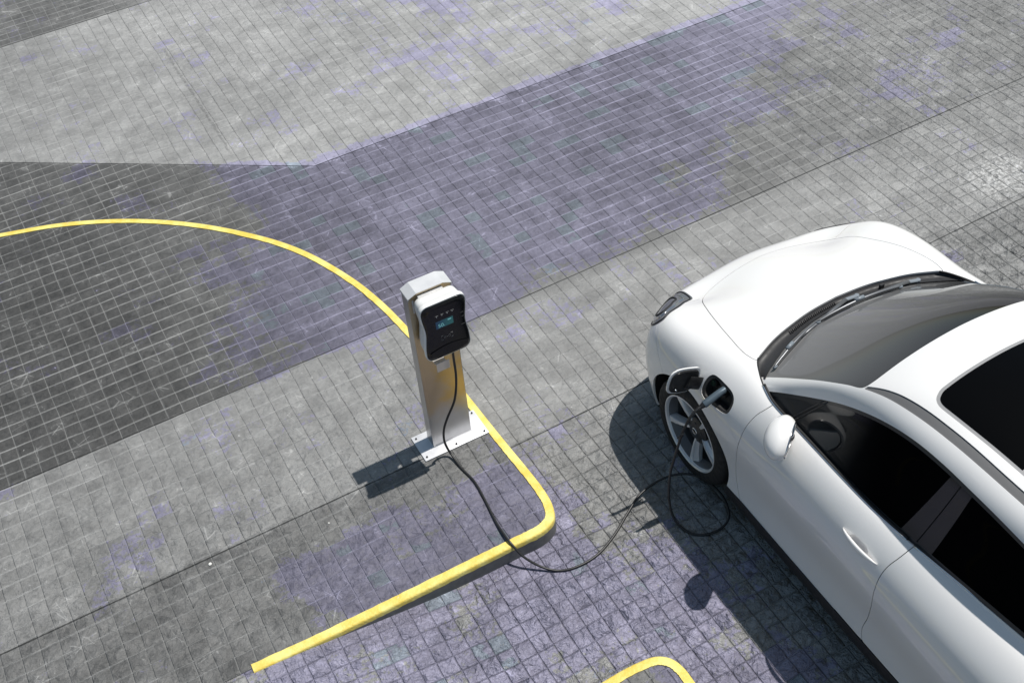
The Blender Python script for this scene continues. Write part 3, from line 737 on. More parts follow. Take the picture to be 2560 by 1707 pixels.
def panel_part(name, shells, material, parent, push=0., rim=.012, push_fn=None):
    """shells: list of (V,N,F,side) -> one mesh; open edges are folded inwards by rim"""
    AV, AN, AF = [], [], []; base = 0
    for V, Nn, Fs, sg in shells:
        use = sorted({i for f in Fs for i in f}); ix = {v: k for k, v in enumerate(use)}
        v = V[use]; n = Nn[use]
        p = push if push_fn is None else push_fn(v)[:, None]
        v = v + n * p
        AV.append(to_local(v, sg)); AN.append(to_local(n, sg))
        for f in Fs:
            q = [ix[i] + base for i in f]; AF.append(q if sg > 0 else q[::-1])
        base += len(use)
    if not AF: return None
    AV = np.concatenate(AV); AN = np.concatenate(AN)
    # car-local axes are (V,U,Z): a mirrored frame, so side +1 faces need flipping
    AF = [f[::-1] for f in AF]
    # merge the centre line
    key = {}; rep = list(range(len(AV)))
    for i in np.where(np.abs(AV[:, 0]) < 1e-5)[0]:
        k = (round(AV[i, 1], 5), round(AV[i, 2], 5)); rep[i] = key.setdefault(k, i)
    AF = [[rep[i] for i in f] for f in AF]
    if rim:
        cnt = {}
        for f in AF:
            for a, b in zip(f, f[1:] + f[:1]):
                cnt[(a, b)] = cnt.get((a, b), 0) + 1
        bnd = [(a, b) for (a, b) in cnt if (b, a) not in cnt]
        nv = []; nn = []; b0 = len(AV); loc = {}
        for a, b in bnd:
            fn = []
            for q in (a, b):
                for d in (0., rim): nv.append(AV[q] - AN[q] * d)
            t_ = AV[b] - AV[a]; fnm = np.cross(t_, AN[a]); fnm /= np.linalg.norm(fnm) + 1e-12
            nn += [fnm] * 4
            AF.append([b0, b0 + 1, b0 + 3, b0 + 2]); b0 += 4
        if nv: AV = np.concatenate([AV, nv]); AN = np.concatenate([AN, nn])
    use = sorted({i for f in AF for i in f}); ix = {v: k for k, v in enumerate(use)}
    AF = [[ix[i] for i in f] for f in AF]
    AF = [f for f in AF if len(set(f)) == len(f) and len(f) > 2]
    return mesh_obj(name, AV[use], AF, material, parent, normals=AN[use])

# outlines on the shells, in car coordinates
hood_o = [(-.070, 0), (-.083, .19), (-.109, .335), (-.140, .462), (-.185, .575), (-.214, .625), (-.212, .640), (-.180, .650), (-.125, .657), (-.022, .648), (.141, .618), (.345, .558), (.44, .515), (.505, .455), (.545, .37), (.575, .22), (.588, 0)]
hood_o = cat_rom(hood_o, 5); hood_p = np.concatenate([hood_o, (hood_o * [1, -1])[::-1]])
g_hood = region(hood_p, 'UV', lambda X: X[:, 2] > .6)
deck_o = cat_rom([(-.066, 0), (-.079, .19), (-.105, .335), (-.136, .462), (-.181, .577), (-.212, .636), (-.30, .690), (-.391, .728), (-.5, .7535), (-.7, .757), (-1.1, .762), (-1.3, .76), (-1.52, .744), (-1.78, .717), (-2.12, .683), (-2.5, .64), (-2.9, .52), (-3.09, .25), (-3.12, 0)], 5)
g_deck = region(np.concatenate([deck_o, (deck_o * [1, -1])[::-1]]), 'UV', lambda X: (X[:, 2] > .9))
arch_c = lambda uc: [(uc + .385 * math.cos(a), .332 + .385 * math.sin(a)) for a in np.linspace(0, 2 * PI, 72, endpoint=False)]
g_arf = region(arch_c(0.), 'UZ'); g_arr = region(arch_c(-2.65), 'UZ')
seam_f = cat_rom([(-.512, 1.08), (-.504, 1.006), (-.476, .946), (-.461, .871), (-.456, .778), (-.443, .617), (-.438, .47), (-.455, .388), (-.497, .297)], 5)
seam_r = cat_rom([(-1.53, 1.08), (-1.523, 1.02), (-1.516, .975), (-1.501, .916), (-1.498, .852), (-1.504, .771), (-1.509, .652), (-1.498, .491), (-1.484, .376), (-1.506, .297)], 5)
seam_q = cat_rom([(-2.52, 1.10), (-2.47, .98), (-2.40, .85), (-2.30, .74), (-2.23, .62), (-2.20, .5), (-2.19, .40), (-2.19, .297)], 5)
g_fd = region(np.concatenate([seam_f, seam_r[::-1]]), 'UZ'); g_rd = region(np.concatenate([seam_r, seam_q[::-1]]), 'UZ')
g_sill = lambda X: np.where(X[:, 1] > .5, X[:, 2] - np.interp(X[:, 0], [-3.2, -2.2, -.5, -.38, .3, .8], [.30, .297, .293, .285, .21, .20]), X[:, 2] - .2)
port_o = cat_rom([(-.081, .851), (-.086, .884), (-.102, .905), (-.135, .914), (-.19, .918), (-.257, .921), (-.292, .914), (-.314, .896), (-.322, .860), (-.312, .826), (-.280, .809), (-.221, .795), (-.16, .783), (-.112, .779), (-.088, .800)], 6, True)
g_port = region(port_o, 'UZ', lambda X: X[:, 1] > .5)
lamp_r = cat_rom([(.505, .71), (.577, .74), (.65, .765), (.723, .775), (.785, .77), (.81, .74), (.80, .69), (.755, .64), (.66, .605), (.56, .63), (.505, .67)], 6, True)
lamp_o = cat_rom([(.505, .775), (.577, .800), (.65, .832), (.723, .846), (.785, .838), (.812, .790), (.805, .72), (.755, .645), (.66, .605), (.56, .635), (.505, .70)], 6, True)
g_lamp_l = region(lamp_o, 'VZ', lambda X: X[:, 0] > .2); g_lamp_r = region(lamp_r, 'VZ', lambda X: X[:, 0] > .2)
bump_o = [(.47, .802), (.40, .765), (.345, .725), (.30, .68), (.25, .62), (.2, .5), (.15, 0.), (1.2, 0.), (1.2, .795), (.6, .795)]
g_bump = region(bump_o, 'UZ', lambda X: X[:, 0] > .1)
grille_o = round_poly([(-.46, .24), (.46, .24), (.40, .43), (-.40, .43)], .05)
g_grille = region(grille_o, 'VZ', lambda X: X[:, 0] > .4)
handle_o = [(-1.325 + .062 * math.cos(a), .886 + .024 * math.sin(a)) for a in np.linspace(0, 2 * PI, 40, endpoint=False)]
g_bowl = region(handle_o, 'UZ', lambda X: X[:, 1] > .5)
tl_o = round_poly([(.52, .78), (.70, .78), (.74, .90), (.60, .97), (.5, .93)], .03)
g_tail = region(tl_o, 'VZ', lambda X: X[:, 0] < -2.6)
body_parts = {}
def pick(V, Nn, Fs, Cn, mask, sg): return (V, Nn, [Fs[i] for i in np.where(mask)[0]], sg)
halves = {}
for sg in (-1, 1):                        # -1: the near (left) flank
    g_lamp = g_lamp_l if sg < 0 else g_lamp_r
    cuts = [(g_deck, 0), (g_arf, 0), (g_arr, 0), (g_hood, GAP / 2), (g_hood, -GAP / 2), (g_fd, GAP / 2), (g_fd, -GAP / 2), (g_rd, -GAP / 2), (g_rd, GAP / 2), (g_sill, 0), (g_lamp, 0), (g_bump, GAP / 3), (g_bump, -GAP / 3), (g_grille, 0), (g_bowl, 0), (g_tail, 0)]
    if sg < 0: cuts.append((g_port, 0))
    V, Nn, Fs, Cn = half_shell('lower', cuts, 361, 97)
    lab = np.full(len(Fs), 'body', dtype=object)
    lab[(Cn[:, 0] > -.45)] = 'fender'
    vb = g_bump(Cn); lab[vb < 0] = 'bumper'; bg_ = np.abs(vb) < GAP / 3; 
    hv = g_hood(Cn); lab[hv < 0] = 'hood'
    lab[bg_ & (hv > GAP / 2) & (Cn[:, 1] > .5) & (Cn[:, 2] > .4)] = 'gap'
    lab[(np.abs(hv) < GAP / 2)] = 'gap'
    fv = g_fd(Cn); rv = g_rd(Cn); lab[fv < 0] = 'fdoor'; lab[rv < 0] = 'rdoor'
    lab[(np.abs(fv) < GAP / 2) | (np.abs(rv) < GAP / 2)] = 'gap'
    lab[g_sill(Cn) < 0] = 'sill'
    lab[g_bowl(Cn) < 0] = 'bowl'
    lab[(g_lamp(Cn) < 0)] = 'lamp'; lab[g_grille(Cn) < 0] = 'grille'; lab[g_tail(Cn) < 0] = 'tail'
    if sg < 0: lab[g_port(Cn) < 0] = 'port'
    lab[(g_arf(Cn) < 0) | (g_arr(Cn) < 0) | (g_deck(Cn) < 0)] = 'void'
    halves[sg] = (V, Nn, Fs, Cn, lab)
def part_of(key, name, material, parent=CAR, sides=(-1, 1), **kw):
    return panel_part(name, [pick(*halves[s][:4], halves[s][4] == key, s) for s in sides], material, parent, **kw)
part_of('hood', 'bonnet', M_paint)
part_of('bumper', 'front_bumper', M_paint)
part_of('grille', 'lower_grille', M_black, push=-.02, rim=0)
part_of('body', 'rear_body', M_paint)
part_of('gap', 'panel_gap', M_gap, push=-.007, rim=0)
doors = {}
for s in (-1, 1):
    fe = part_of('fender', 'front_fender', M_paint, sides=(s,))
    fd = part_of('fdoor', 'front_door', M_paint, sides=(s,)); rd = part_of('rdoor', 'rear_door', M_paint, sides=(s,)); doors[s] = (fd, rd, fe)
    part_of('bowl', 'handle_recess', M_paint, fd, sides=(s,), rim=0, push_fn=lambda v: -.017 * np.clip(-g_bowl(v) / .020, 0, 1)**.6)
    part_of('sill', 'sill', M_black, sides=(s,), push=.004, rim=.02)
    hl = part_of('lamp', 'headlight', M_lens, sides=(s,), push=-.001, rim=0)
    part_of('lamp', 'lamp_housing', M_black, hl, sides=(s,), push=-.03, rim=0)
    part_of('tail', 'tail_light', mat('red lamp', Base_Color=(.25, .01, .01), Roughness=.1), sides=(s,), push=.001, rim=0)
# door handles
for s in (-1, 1):
    for (u0, u1, z0, par) in ((-1.215, -1.455, .888, doors[s][0]), (-2.19, -2.42, .90, doors[s][1])):
        V = halves[s][0]
        def onflank(u, z):
            k = np.argmin((V[:, 0] - u)**2 + (V[:, 2] - z)**2 + (V[:, 1] < .5) * 9); return V[k, 1]
        vb = np.mean([onflank(u, z0) for u in np.linspace(u0, u1, 5)])
        bm = bmesh.new(); pts = []; rr = []
        for t_ in np.linspace(0, 1, 17):
            u = u0 + (u1 - u0) * t_; b = math.sin(PI * t_)
            pts.append((s * (vb + .003 + .022 * b**.7), u, z0 - .004 + .004 * b)); rr.append(.0045 + .0125 * b**.6)
        tube(bm, pts, rr, 14, up=(1, 0, 0), flat=.62)
        bm_obj('door_handle', bm, M_paint, par, smooth=True)

# charging port on the near wing
V, Nn, Fs, Cn, lab = halves[-1]
pf = pick(V, Nn, Fs, Cn, lab == 'port', -1)
PORT = panel_part('charge_port', [pf], M_black, CAR, push=-.055, rim=0)
# walls of the recess
def recess_wall(name, poly, d0, d1, inset, material, parent):
    P = np.array(poly); Vf = V[V[:, 1] > .5]; Nf = Nn[V[:, 1] > .5]; bm = bmesh.new(); rows = []
    c = P.mean(0)
    for (d, k) in ((d0, 0.), (d0 - .004, inset), (d1, inset)):
        row = []
        for p in P:
            q = p + (c - p) / np.linalg.norm(c - p) * k
            i = np.argsort((Vf[:, 0] - q[0])**2 + (Vf[:, 2] - q[1])**2)[:6]; wgt = 1 / (((Vf[i, 0] - q[0])**2 + (Vf[i, 2] - q[1])**2) + 1e-6); wgt /= wgt.sum()
            b = np.array([q[0], (Vf[i, 1] * wgt).sum(), q[1]]); n = (Nf[i] * wgt[:, None]).sum(0); b = b + n / np.linalg.norm(n) * d
            row.append(bm.verts.new((-b[1], b[0], b[2])))
        rows.append(row)
    m = len(P)
    for A, B in zip(rows[:-1], rows[1:]):
        for k in range(m): bm.faces.new((A[k], A[(k + 1) % m], B[(k + 1) % m], B[k]))
    return bm_obj(name, bm, material, parent, angle=35)
recess_wall('port_surround', port_o, -.002, -.056, .019, mat('charcoal port plastic', Base_Color=(.032, .032, .033), Roughness=.5), PORT)
def wl(p): return np.array([p[0] - 3.56, p[1] - 3.47, p[2]])     # world -> car local
bm = bmesh.new()
tube(bm, [wl(q) for q in ((2.775, 3.285, .832), (2.728, 3.282, .846))], [.034, .033], 26); tube(bm, [wl(q) for q in ((2.770, 3.36, .842), (2.728, 3.36, .85))], [.030, .027], 24)
bm_obj('socket', bm, M_black, PORT, angle=40)
bm = bmesh.new(); tube(bm, [wl(q) for q in ((2.729, 3.36, .85), (2.722, 3.36, .851))], [.020, .019], 20)
bm_obj('socket_cap', bm, mat('dark green cap', Base_Color=(.01, .04, .028), Roughness=.4), PORT, angle=40)
# flap, opened forwards on a swan-neck hinge; it stands square to the flank
flap_o = cat_rom([(2.473, .875), (2.478, .918), (2.497, .970), (2.527, .988), (2.575, .980), (2.650, .948), (2.679, .930), (2.689, .906), (2.684, .860), (2.660, .815), (2.637, .796), (2.606, .788), (2.545, .808), (2.495, .836), (2.479, .852)], 5, True)
FL = empty('charge_flap', (0, 0, 0)); FL.parent = CAR
def flap_mesh(name, k, y0, y1, material, bev):
    c = flap_o.mean(0); bm = bmesh.new()
    prism(bm, [tuple((c + (p - c) * k) - np.array([3.56, 0])) for p in flap_o], y0 - 3.47, y1 - 3.47)
    if bev: bmesh.ops.bevel(bm, geom=[e for e in bm.edges if abs(e.verts[0].co.y - e.verts[1].co.y) < 1e-6], offset=bev, segments=2, affect='EDGES')
    return bm_obj(name, bm, material, FL, angle=45)
flap_mesh('flap_skin', 1.0, 3.428, 3.436, M_paint, .0025)
flap_mesh('flap_liner', .87, 3.4205, 3.4278, M_black, .0015)
bm = bmesh.new(); c = flap_o.mean(0)
tube(bm, [wl((p[0], 3.4195, p[1])) for p in (c + (flap_o - c) * .82)[4:34]], .0022, 6)
bm_obj('liner_rib', bm, M_pillar, FL, smooth=True)
bm = bmesh.new(); tube(bm, [wl(q) for q in ((2.515, 3.421, .872), (2.515, 3.398, .872))], [.0045, .0038], 12)
bm_obj('latch_pin', bm, M_chrome, FL, smooth=True)
bm = bmesh.new()
hp = cat_rom([(2.60, 3.416, .872), (2.645, 3.412, .845), (2.70, 3.405, .812), (2.745, 3.385, .80), (2.765, 3.36, .81)], 4)
tube(bm, [wl(q) for q in hp], [.042] * 8 + [.036] * (len(hp) - 8), 12, up=(0, 1, 0), flat=.22)
bm_obj('hinge_arm', bm, M_black, FL, angle=60)

# ---- greenhouse
ws_o = cat_rom([(-.893, 0), (-.895, .20), (-.900, .36), (-.903, .51), (-.893, .562), (-.875, .576), (-.818, .586), (-.725, .604), (-.576, .628), (-.419, .653), (-.301, .686), (-.25, .72), (-.15, .74)], 5)
ws_p = np.concatenate([ws_o, [(.3, .6), (.3, -.6)], (ws_o * [1, -1])[::-1]])
g_ws = region(ws_p, 'UV', lambda X: X[:, 0] > -1.2)
win_o = cat_rom([(-.36, .955), (-.391, .985), (-.460, 1.031), (-.533, 1.078), (-.682, 1.172), (-.830, 1.260), (-.981, 1.331), (-1.132, 1.383), (-1.287, 1.417), (-1.444, 1.433), (-1.608, 1.434), (-1.761, 1.430), (-1.916, 1.418), (-2.2, 1.388), (-2.5, 1.325), (-2.68, 1.25), (-2.74, 1.18), (-2.70, 1.11), (-2.5, 1.085), (-2.0, 1.05), (-1.6, 1.018), (-1.3, .995), (-.9, .985), (-.6, .975), (-.45, .955)], 5, True)
g_win = region(win_o, 'UZ', lambda X: X[:, 1] > .45)
bp_o = [(-1.508, 1.47), (-1.40, .93), (-1.59, .93), (-1.603, 1.03), (-1.627, 1.47)]
g_bp = region(bp_o, 'UZ', lambda X: X[:, 1] > .45)
bseam = lambda X: X[:, 0] - np.interp(X[:, 2], [.95, 1.014, 1.433, 1.5], [-1.505, -1.513, -1.561, -1.568])
gr_out = cat_rom([(-.893, .572), (-1.005, .556), (-1.104, .546), (-1.255, .536), (-1.414, .533), (-1.574, .531), (-1.9, .523), (-2.2, .508), (-2.5, .472), (-2.66, .43)], 4)
gr_in = cat_rom([(-.900, .555), (-.977, .530), (-1.065, .511), (-1.207, .495), (-1.358, .489), (-1.462, .488), (-1.666, .488), (-1.9, .482), (-2.2, .468), (-2.5, .435), (-2.64, .40)], 4)
g_gr = region(np.concatenate([gr_out, gr_in[::-1]]), 'UV', lambda X: X[:, 2] > 1.3)
sr_o = round_poly([(-1.14, -.455), (-1.14, .455), (-2.32, .425), (-2.32, -.425)], .075, 8)
sr_o = [(u - .035 * (v / .45)**2 * (1 if u > -1.7 else -.5), v) for u, v in sr_o]
den = []
for a, b in zip(sr_o, sr_o[1:] + sr_o[:1]):
    k_ = max(1, int(math.hypot(b[0] - a[0], b[1] - a[1]) / .05))
    for q in range(k_):
        u = a[0] + (b[0] - a[0]) * q / k_; v = a[1] + (b[1] - a[1]) * q / k_
        den.append((u, v))
den = [(u + (.020 * (1 - (v / .42)**2) if abs(v) < .40 and u > -1.3 else 0), v) for u, v in den]
g_sr = region(den, 'UV', lambda X: X[:, 2] > 1.3)
g_bar = lambda X: np.abs(X[:, 0] + 1.705) - .016
rw_o = round_poly([(-.02, 1.12), (.42, 1.12), (.36, 1.40), (-.02, 1.43)], [.001, .06, .06, .001])
rw_p = round_poly([(-.42, 1.12), (.42, 1.12), (.35, 1.41), (-.35, 1.41)], .06)
g_rw = region(rw_p, 'VZ', lambda X: X[:, 0] < -2.7)
gh = {}
FRM = .020
for sg in (1,):
    cuts = [(g_ws, 0), (g_win, 0), (g_win, -FRM), (g_bp, 0), (g_gr, 0), (g_sr, 0), (g_sr, -.016), (g_bar, 0), (g_rw, 0), (lambda X: np.where(g_bp(X) < .01, bseam(X), 1.), .003), (lambda X: np.where(g_bp(X) < .01, bseam(X), 1.), -.003)]
    V2, N2, F2, C2 = half_shell('upper', cuts, 337, 113)
    lb = np.full(len(F2), 'roof', dtype=object)
    iu = np.interp(-C2[:, 0], -gr_in[:, 0], gr_in[:, 1])
    lb[(C2[:, 1] > np.where(C2[:, 0] > -2.64, iu, 0.0)) | (C2[:, 0] > -.89)] = 'rail'
    lb[(C2[:, 0] < -2.64)] = 'rail'
    lb[g_gr(C2) < 0] = 'groove'
    sv = g_sr(C2); lb[sv < 0] = 'sseal'; lb[(sv < -.016) & (g_bar(C2) > 0)] = np.where(C2[(sv < -.016) & (g_bar(C2) > 0), 0] > -1.705, 'sr1', 'sr2')
    wv = g_win(C2); lb[wv < 0] = 'frame'
    inn = wv < -FRM; lb[inn] = np.where(C2[inn, 0] > -1.5, 'fglass', 'rglass')
    bp = (g_bp(C2) < 0) & inn; lb[bp] = 'pillar'; lb[bp & (np.abs(bseam(C2)) < .003)] = 'pgap'
    lb[g_ws(C2) < 0] = 'wind'; lb[g_rw(C2) < 0] = 'rwin'
    for s in (-1, 1): gh[s] = (V2, N2, F2, C2, lb)
def gpart(key, name, material, parent=CAR, sides=(-1, 1), **kw):
    return panel_part(name, [pick(*gh[s][:4], gh[s][4] == key, s) for s in sides], material, parent, **kw)
ROOF = gpart('roof', 'roof', M_paint, rim=.008)
gpart('sseal', 'sunroof_seal', M_seal, ROOF, push=-.002, rim=.004)
gpart('sr1', 'sunroof_panel', M_roofg, ROOF, push=-.001, rim=.003)
gpart('sr2', 'sunroof_panel', M_roofg, ROOF, push=-.001, rim=.003)
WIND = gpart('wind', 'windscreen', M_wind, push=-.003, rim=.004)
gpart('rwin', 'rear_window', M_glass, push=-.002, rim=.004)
for s in (-1, 1):
    rail = gpart('rail', 'roof_rail', M_paint, sides=(s,), rim=.007)
    gpart('groove', 'roof_channel', M_groove, rail, sides=(s,), push=-.006, rim=0)
    gpart('frame', 'window_frame', M_frame, rail, sides=(s,), push=-.004, rim=.004)
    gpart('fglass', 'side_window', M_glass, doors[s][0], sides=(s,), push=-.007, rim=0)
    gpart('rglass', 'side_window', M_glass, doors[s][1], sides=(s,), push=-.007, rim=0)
    gpart('pillar', 'pillar_cover', M_pillar, rail, sides=(s,), push=-.0045, rim=.003)
    gpart('pgap', 'pillar_gap', M_gap, rail, sides=(s,), push=-.010, rim=0)

# helper: point on the greenhouse / lower body by nearest vertex search with a plane fit
def bvh_of(V, Fs): return BVHTree.FromPolygons([Vector(v) for v in V], Fs)
BV_up = bvh_of(V2, F2); BV_lo = bvh_of(halves[1][0], halves[1][2])
def on_up(u, v, lift=0.):
    r = BV_up.ray_cast(Vector((u, abs(v), 2.5)), Vector((0, 0, -1)))
    p = r[0]; n = r[1] if r[1].z > 0 else -r[1]
    p = p + n * lift; return np.array([math.copysign(p.y, v) if v else 0., p.x, p.z])
def on_side(u, z, s, lift=0., tree=None):
    r = (tree or BV_up).ray_cast(Vector((u, 2., z)), Vector((0, -1, 0)))
    p = r[0]; n = r[1] if r[1].y > 0 else -r[1]
    p = p + n * lift; return np.array([s * p.y, p.x, p.z])
# bars and trims of the side glass
for s in (-1, 1):
    fd, rd, fe = doors[s]
    bm = bmesh.new()
    for (a, b) in (((-.735, 1.20), (-.607, .985)), ((-.757, 1.207), (-.627, .985))):
        tube(bm, [on_side(a[0] + (b[0] - a[0]) * t_, a[1] + (b[1] - a[1]) * t_, s, -.004) for t_ in np.linspace(0, 1, 8)], .0042, 6)
    bm_obj('window_bar', bm, M_frame, fd, smooth=True)
    dd = deck_o[(deck_o[:, 0] < -.36) & (deck_o[:, 0] > -2.93)]
    dz = [max(BV_lo.ray_cast(Vector((u, v + .006, 2.)), Vector((0, 0, -1)))[0].z, .9) for u, v in dd]
    for u_lo, u_hi, par in ((-1.516, -.36, fd), (-2.93, -1.52, rd)):
        sel = [i for i in range(len(dd)) if u_lo <= dd[i, 0] <= u_hi]
        bm = bmesh.new(); tube(bm, [(s * (dd[i, 1] - .001), dd[i, 0], dz[i] + .001) for i in sel], .0065, 8); bm_obj('belt_trim', bm, M_chrome, par, smooth=True)
        bm = bmesh.new(); tube(bm, [(s * (dd[i, 1] - .012), dd[i, 0], dz[i] - .001) for i in sel], .009, 8); bm_obj('belt_seal', bm, M_black, par, smooth=True)
for s in (-1, 1):
    lo_ = lamp_o if s < 0 else lamp_r; lc = lo_.mean(0)
    hl = [o for o in CAR.children if o.name.startswith('headlight')][0 if s < 0 else 1]
    for nm, k_, r_, m_ in (('lamp_bezel', .93, .0045, M_black), ('light_strip', .74, .0045, M_chrome), ('lamp_ring', .52, .006, M_gap)):
        pts = []
        for p in lc + (lo_ - lc) * k_:
            r = BV_lo.ray_cast(Vector((2., p[0], p[1])), Vector((-1, 0, 0)))
            if r[0] is not None: pts.append((s * r[0].y, r[0].x + .0, r[0].z))
        bm = bmesh.new(); tube(bm, pts + pts[:1], r_, 6, caps=False); bm_obj(nm, bm, m_, hl, smooth=True)
# gutter line where the front pillar meets the wing
for s in (-1, 1):
    q = [p for p in deck_o if -.42 <= p[0] <= -.2 and p[1] > .6]; bm = bmesh.new()
    tube(bm, [(s * (v - .004), u, BV_lo.ray_cast(Vector((u, v + .008, 2.)), Vector((0, 0, -1)))[0].z - .003) for u, v in q], .006, 6)
    bm_obj('pillar_seal', bm, M_black, CAR, smooth=True)
# cowl between bonnet and windscreen
rows = []
nst = 61
edge = deck_o[:int(np.argmin(np.abs(deck_o[:, 0] + .30) + (deck_o[:, 1] < .6)) + 1)]
full = np.concatenate([(edge * [1, -1])[::-1], edge[1:]])
Lc = np.concatenate([[0], np.cumsum(np.linalg.norm(np.diff(full, axis=0), axis=1))]); tt = np.linspace(0, Lc[-1], nst)
E = np.stack([np.interp(tt, Lc, full[:, 0]), np.interp(tt, Lc, full[:, 1])], -1)
cowl = []
for u, v in E:
    zt = BV_lo.ray_cast(Vector((u + .012, min(abs(v) + .012 if abs(v) > .6 else abs(v), .72), 2.)), Vector((0, 0, -1)))[0].z
    # foot of the glass
    gz = 1.004
    best = None
    for du in np.linspace(0, .25, 80):
        r = BV_up.ray_cast(Vector((u - du, abs(v) * (1 - du * .12), 2.)), Vector((0, 0, -1)))
        if r[0] is not None and r[0].z > gz: best = (u - du, v * (1 - du * .12), r[0].z); break
    if best is None: best = (u - .06, v * .99, gz)
    cowl.append([(u + .012, v, zt - .010), (u - .002, v, zt - .016), (u - .006, v, zt - .028), ((u + best[0]) / 2, (v + best[1]) / 2, .988), (best[0] + .008, best[1], gz - .004), (best[0] - .012, best[1], best[2] + .012)])
cv = [(q[1], q[0], q[2]) for r in cowl for q in r]; m6 = 6
cf = [(i * m6 + j, i * m6 + j + 1, (i + 1) * m6 + j + 1, (i + 1) * m6 + j) for i in range(nst - 1) for j in range(m6 - 1)]
COWL = mesh_obj('cowl', cv, cf, mat('grey black cowl plastic', Base_Color=(.030, .030, .032), Roughness=.55, vary=.2, scale=40), CAR)
bm = bmesh.new()
for i in range(nst):
    if -.36 < E[i, 1] < -.02:
        a = cowl[i]
        for k_ in (0., .5):
            vv_ = a[2][1] + k_ * (E[min(i + 1, nst - 1), 1] - E[i, 1])
            tube(bm, [(vv_, a[2][0] - .004, a[2][2] + .001), (vv_ - .004, a[3][0] - .004, a[3][2] + .006)], .0032, 5)
bm_obj('vent_slat', bm, M_gap, COWL)
bm = bmesh.new(); add_box(bm, .262, .292, -.135, -.118, .985, 1.022, .003, 1); bm_obj('washer_nozzle', bm, M_black, COWL, angle=40)
# wipers
M_wip = mat('dark grey wiper', Base_Color=(.16, .165, .175), Roughness=.35, Metallic=.5)
M_clip = mat('grey wiper clip', Base_Color=(.20, .23, .26), Roughness=.4)
def wiper(p0, p1, pivot, elbow, at):
    Wp = empty('wiper', (0, 0, 0)); Wp.parent = CAR
    def gp(p, l): return on_up(p[0], p[1], l)
    n = 24; P = [(p0[0] + (p1[0] - p0[0]) * t_, p0[1] + (p1[1] - p0[1]) * t_) for t_ in np.linspace(0, 1, n)]
    bm = bmesh.new(); tube(bm, [gp(p, .006) for p in P], .0035, 6); bm_obj('blade', bm, M_rubber, Wp, smooth=True)
    bm = bmesh.new(); tube(bm, [gp(p, .014 + .006 * math.sin(PI * k_ / (n - 1))) for k_, p in enumerate(P)], [.0055 + .0035 * math.sin(PI * k_ / (n - 1)) for k_ in range(n)], 8); bm_obj('spine', bm, M_wip, Wp, smooth=True)
    q = (p0[0] + (p1[0] - p0[0]) * at, p0[1] + (p1[1] - p0[1]) * at)
    pv = np.array(pivot); el = np.array(elbow); e = gp(q, .028)
    bm = bmesh.new(); tube(bm, [pv + np.array([0, 0, -.03]), pv + np.array([0, 0, .006])], .013, 14); tube(bm, [pv, el], [.012, .011], 8, flat=.6)
    bm_obj('pivot', bm, M_clip, Wp, angle=50)
    bm = bmesh.new(); tube(bm, [el, el + (e - el) * .25, el + (e - el) * .6, e], [.013, .0105, .0075, .007], 8, flat=.6); bm_obj('arm', bm, M_wip, Wp, smooth=True)
    bm = bmesh.new()
    d = np.array(gp(p1, 0)) - np.array(gp(p0, 0)); d /= np.linalg.norm(d)
    tube(bm, [e - d * .028, e + d * .028], [.0115, .0115], 8, flat=.8); bm_obj('clip', bm, M_clip, Wp, smooth=True)
    for pe, sgn in ((p0, 1), (p1, -1)):
        bm = bmesh.new(); c_ = gp(pe, .011); tube(bm, [c_ - d * .002 * sgn, c_ + d * .022 * sgn], .0085, 8); bm_obj('clip', bm, M_clip, Wp, smooth=True)
wiper((-.335, -.615), (-.196, -.235), (.098, -.128, 1.028), (.02, -.128, 1.040), .40)
wiper((-.205, -.238), (-.236, .315), (.466, -.205, 1.018), (.405, -.195, 1.030), .50)

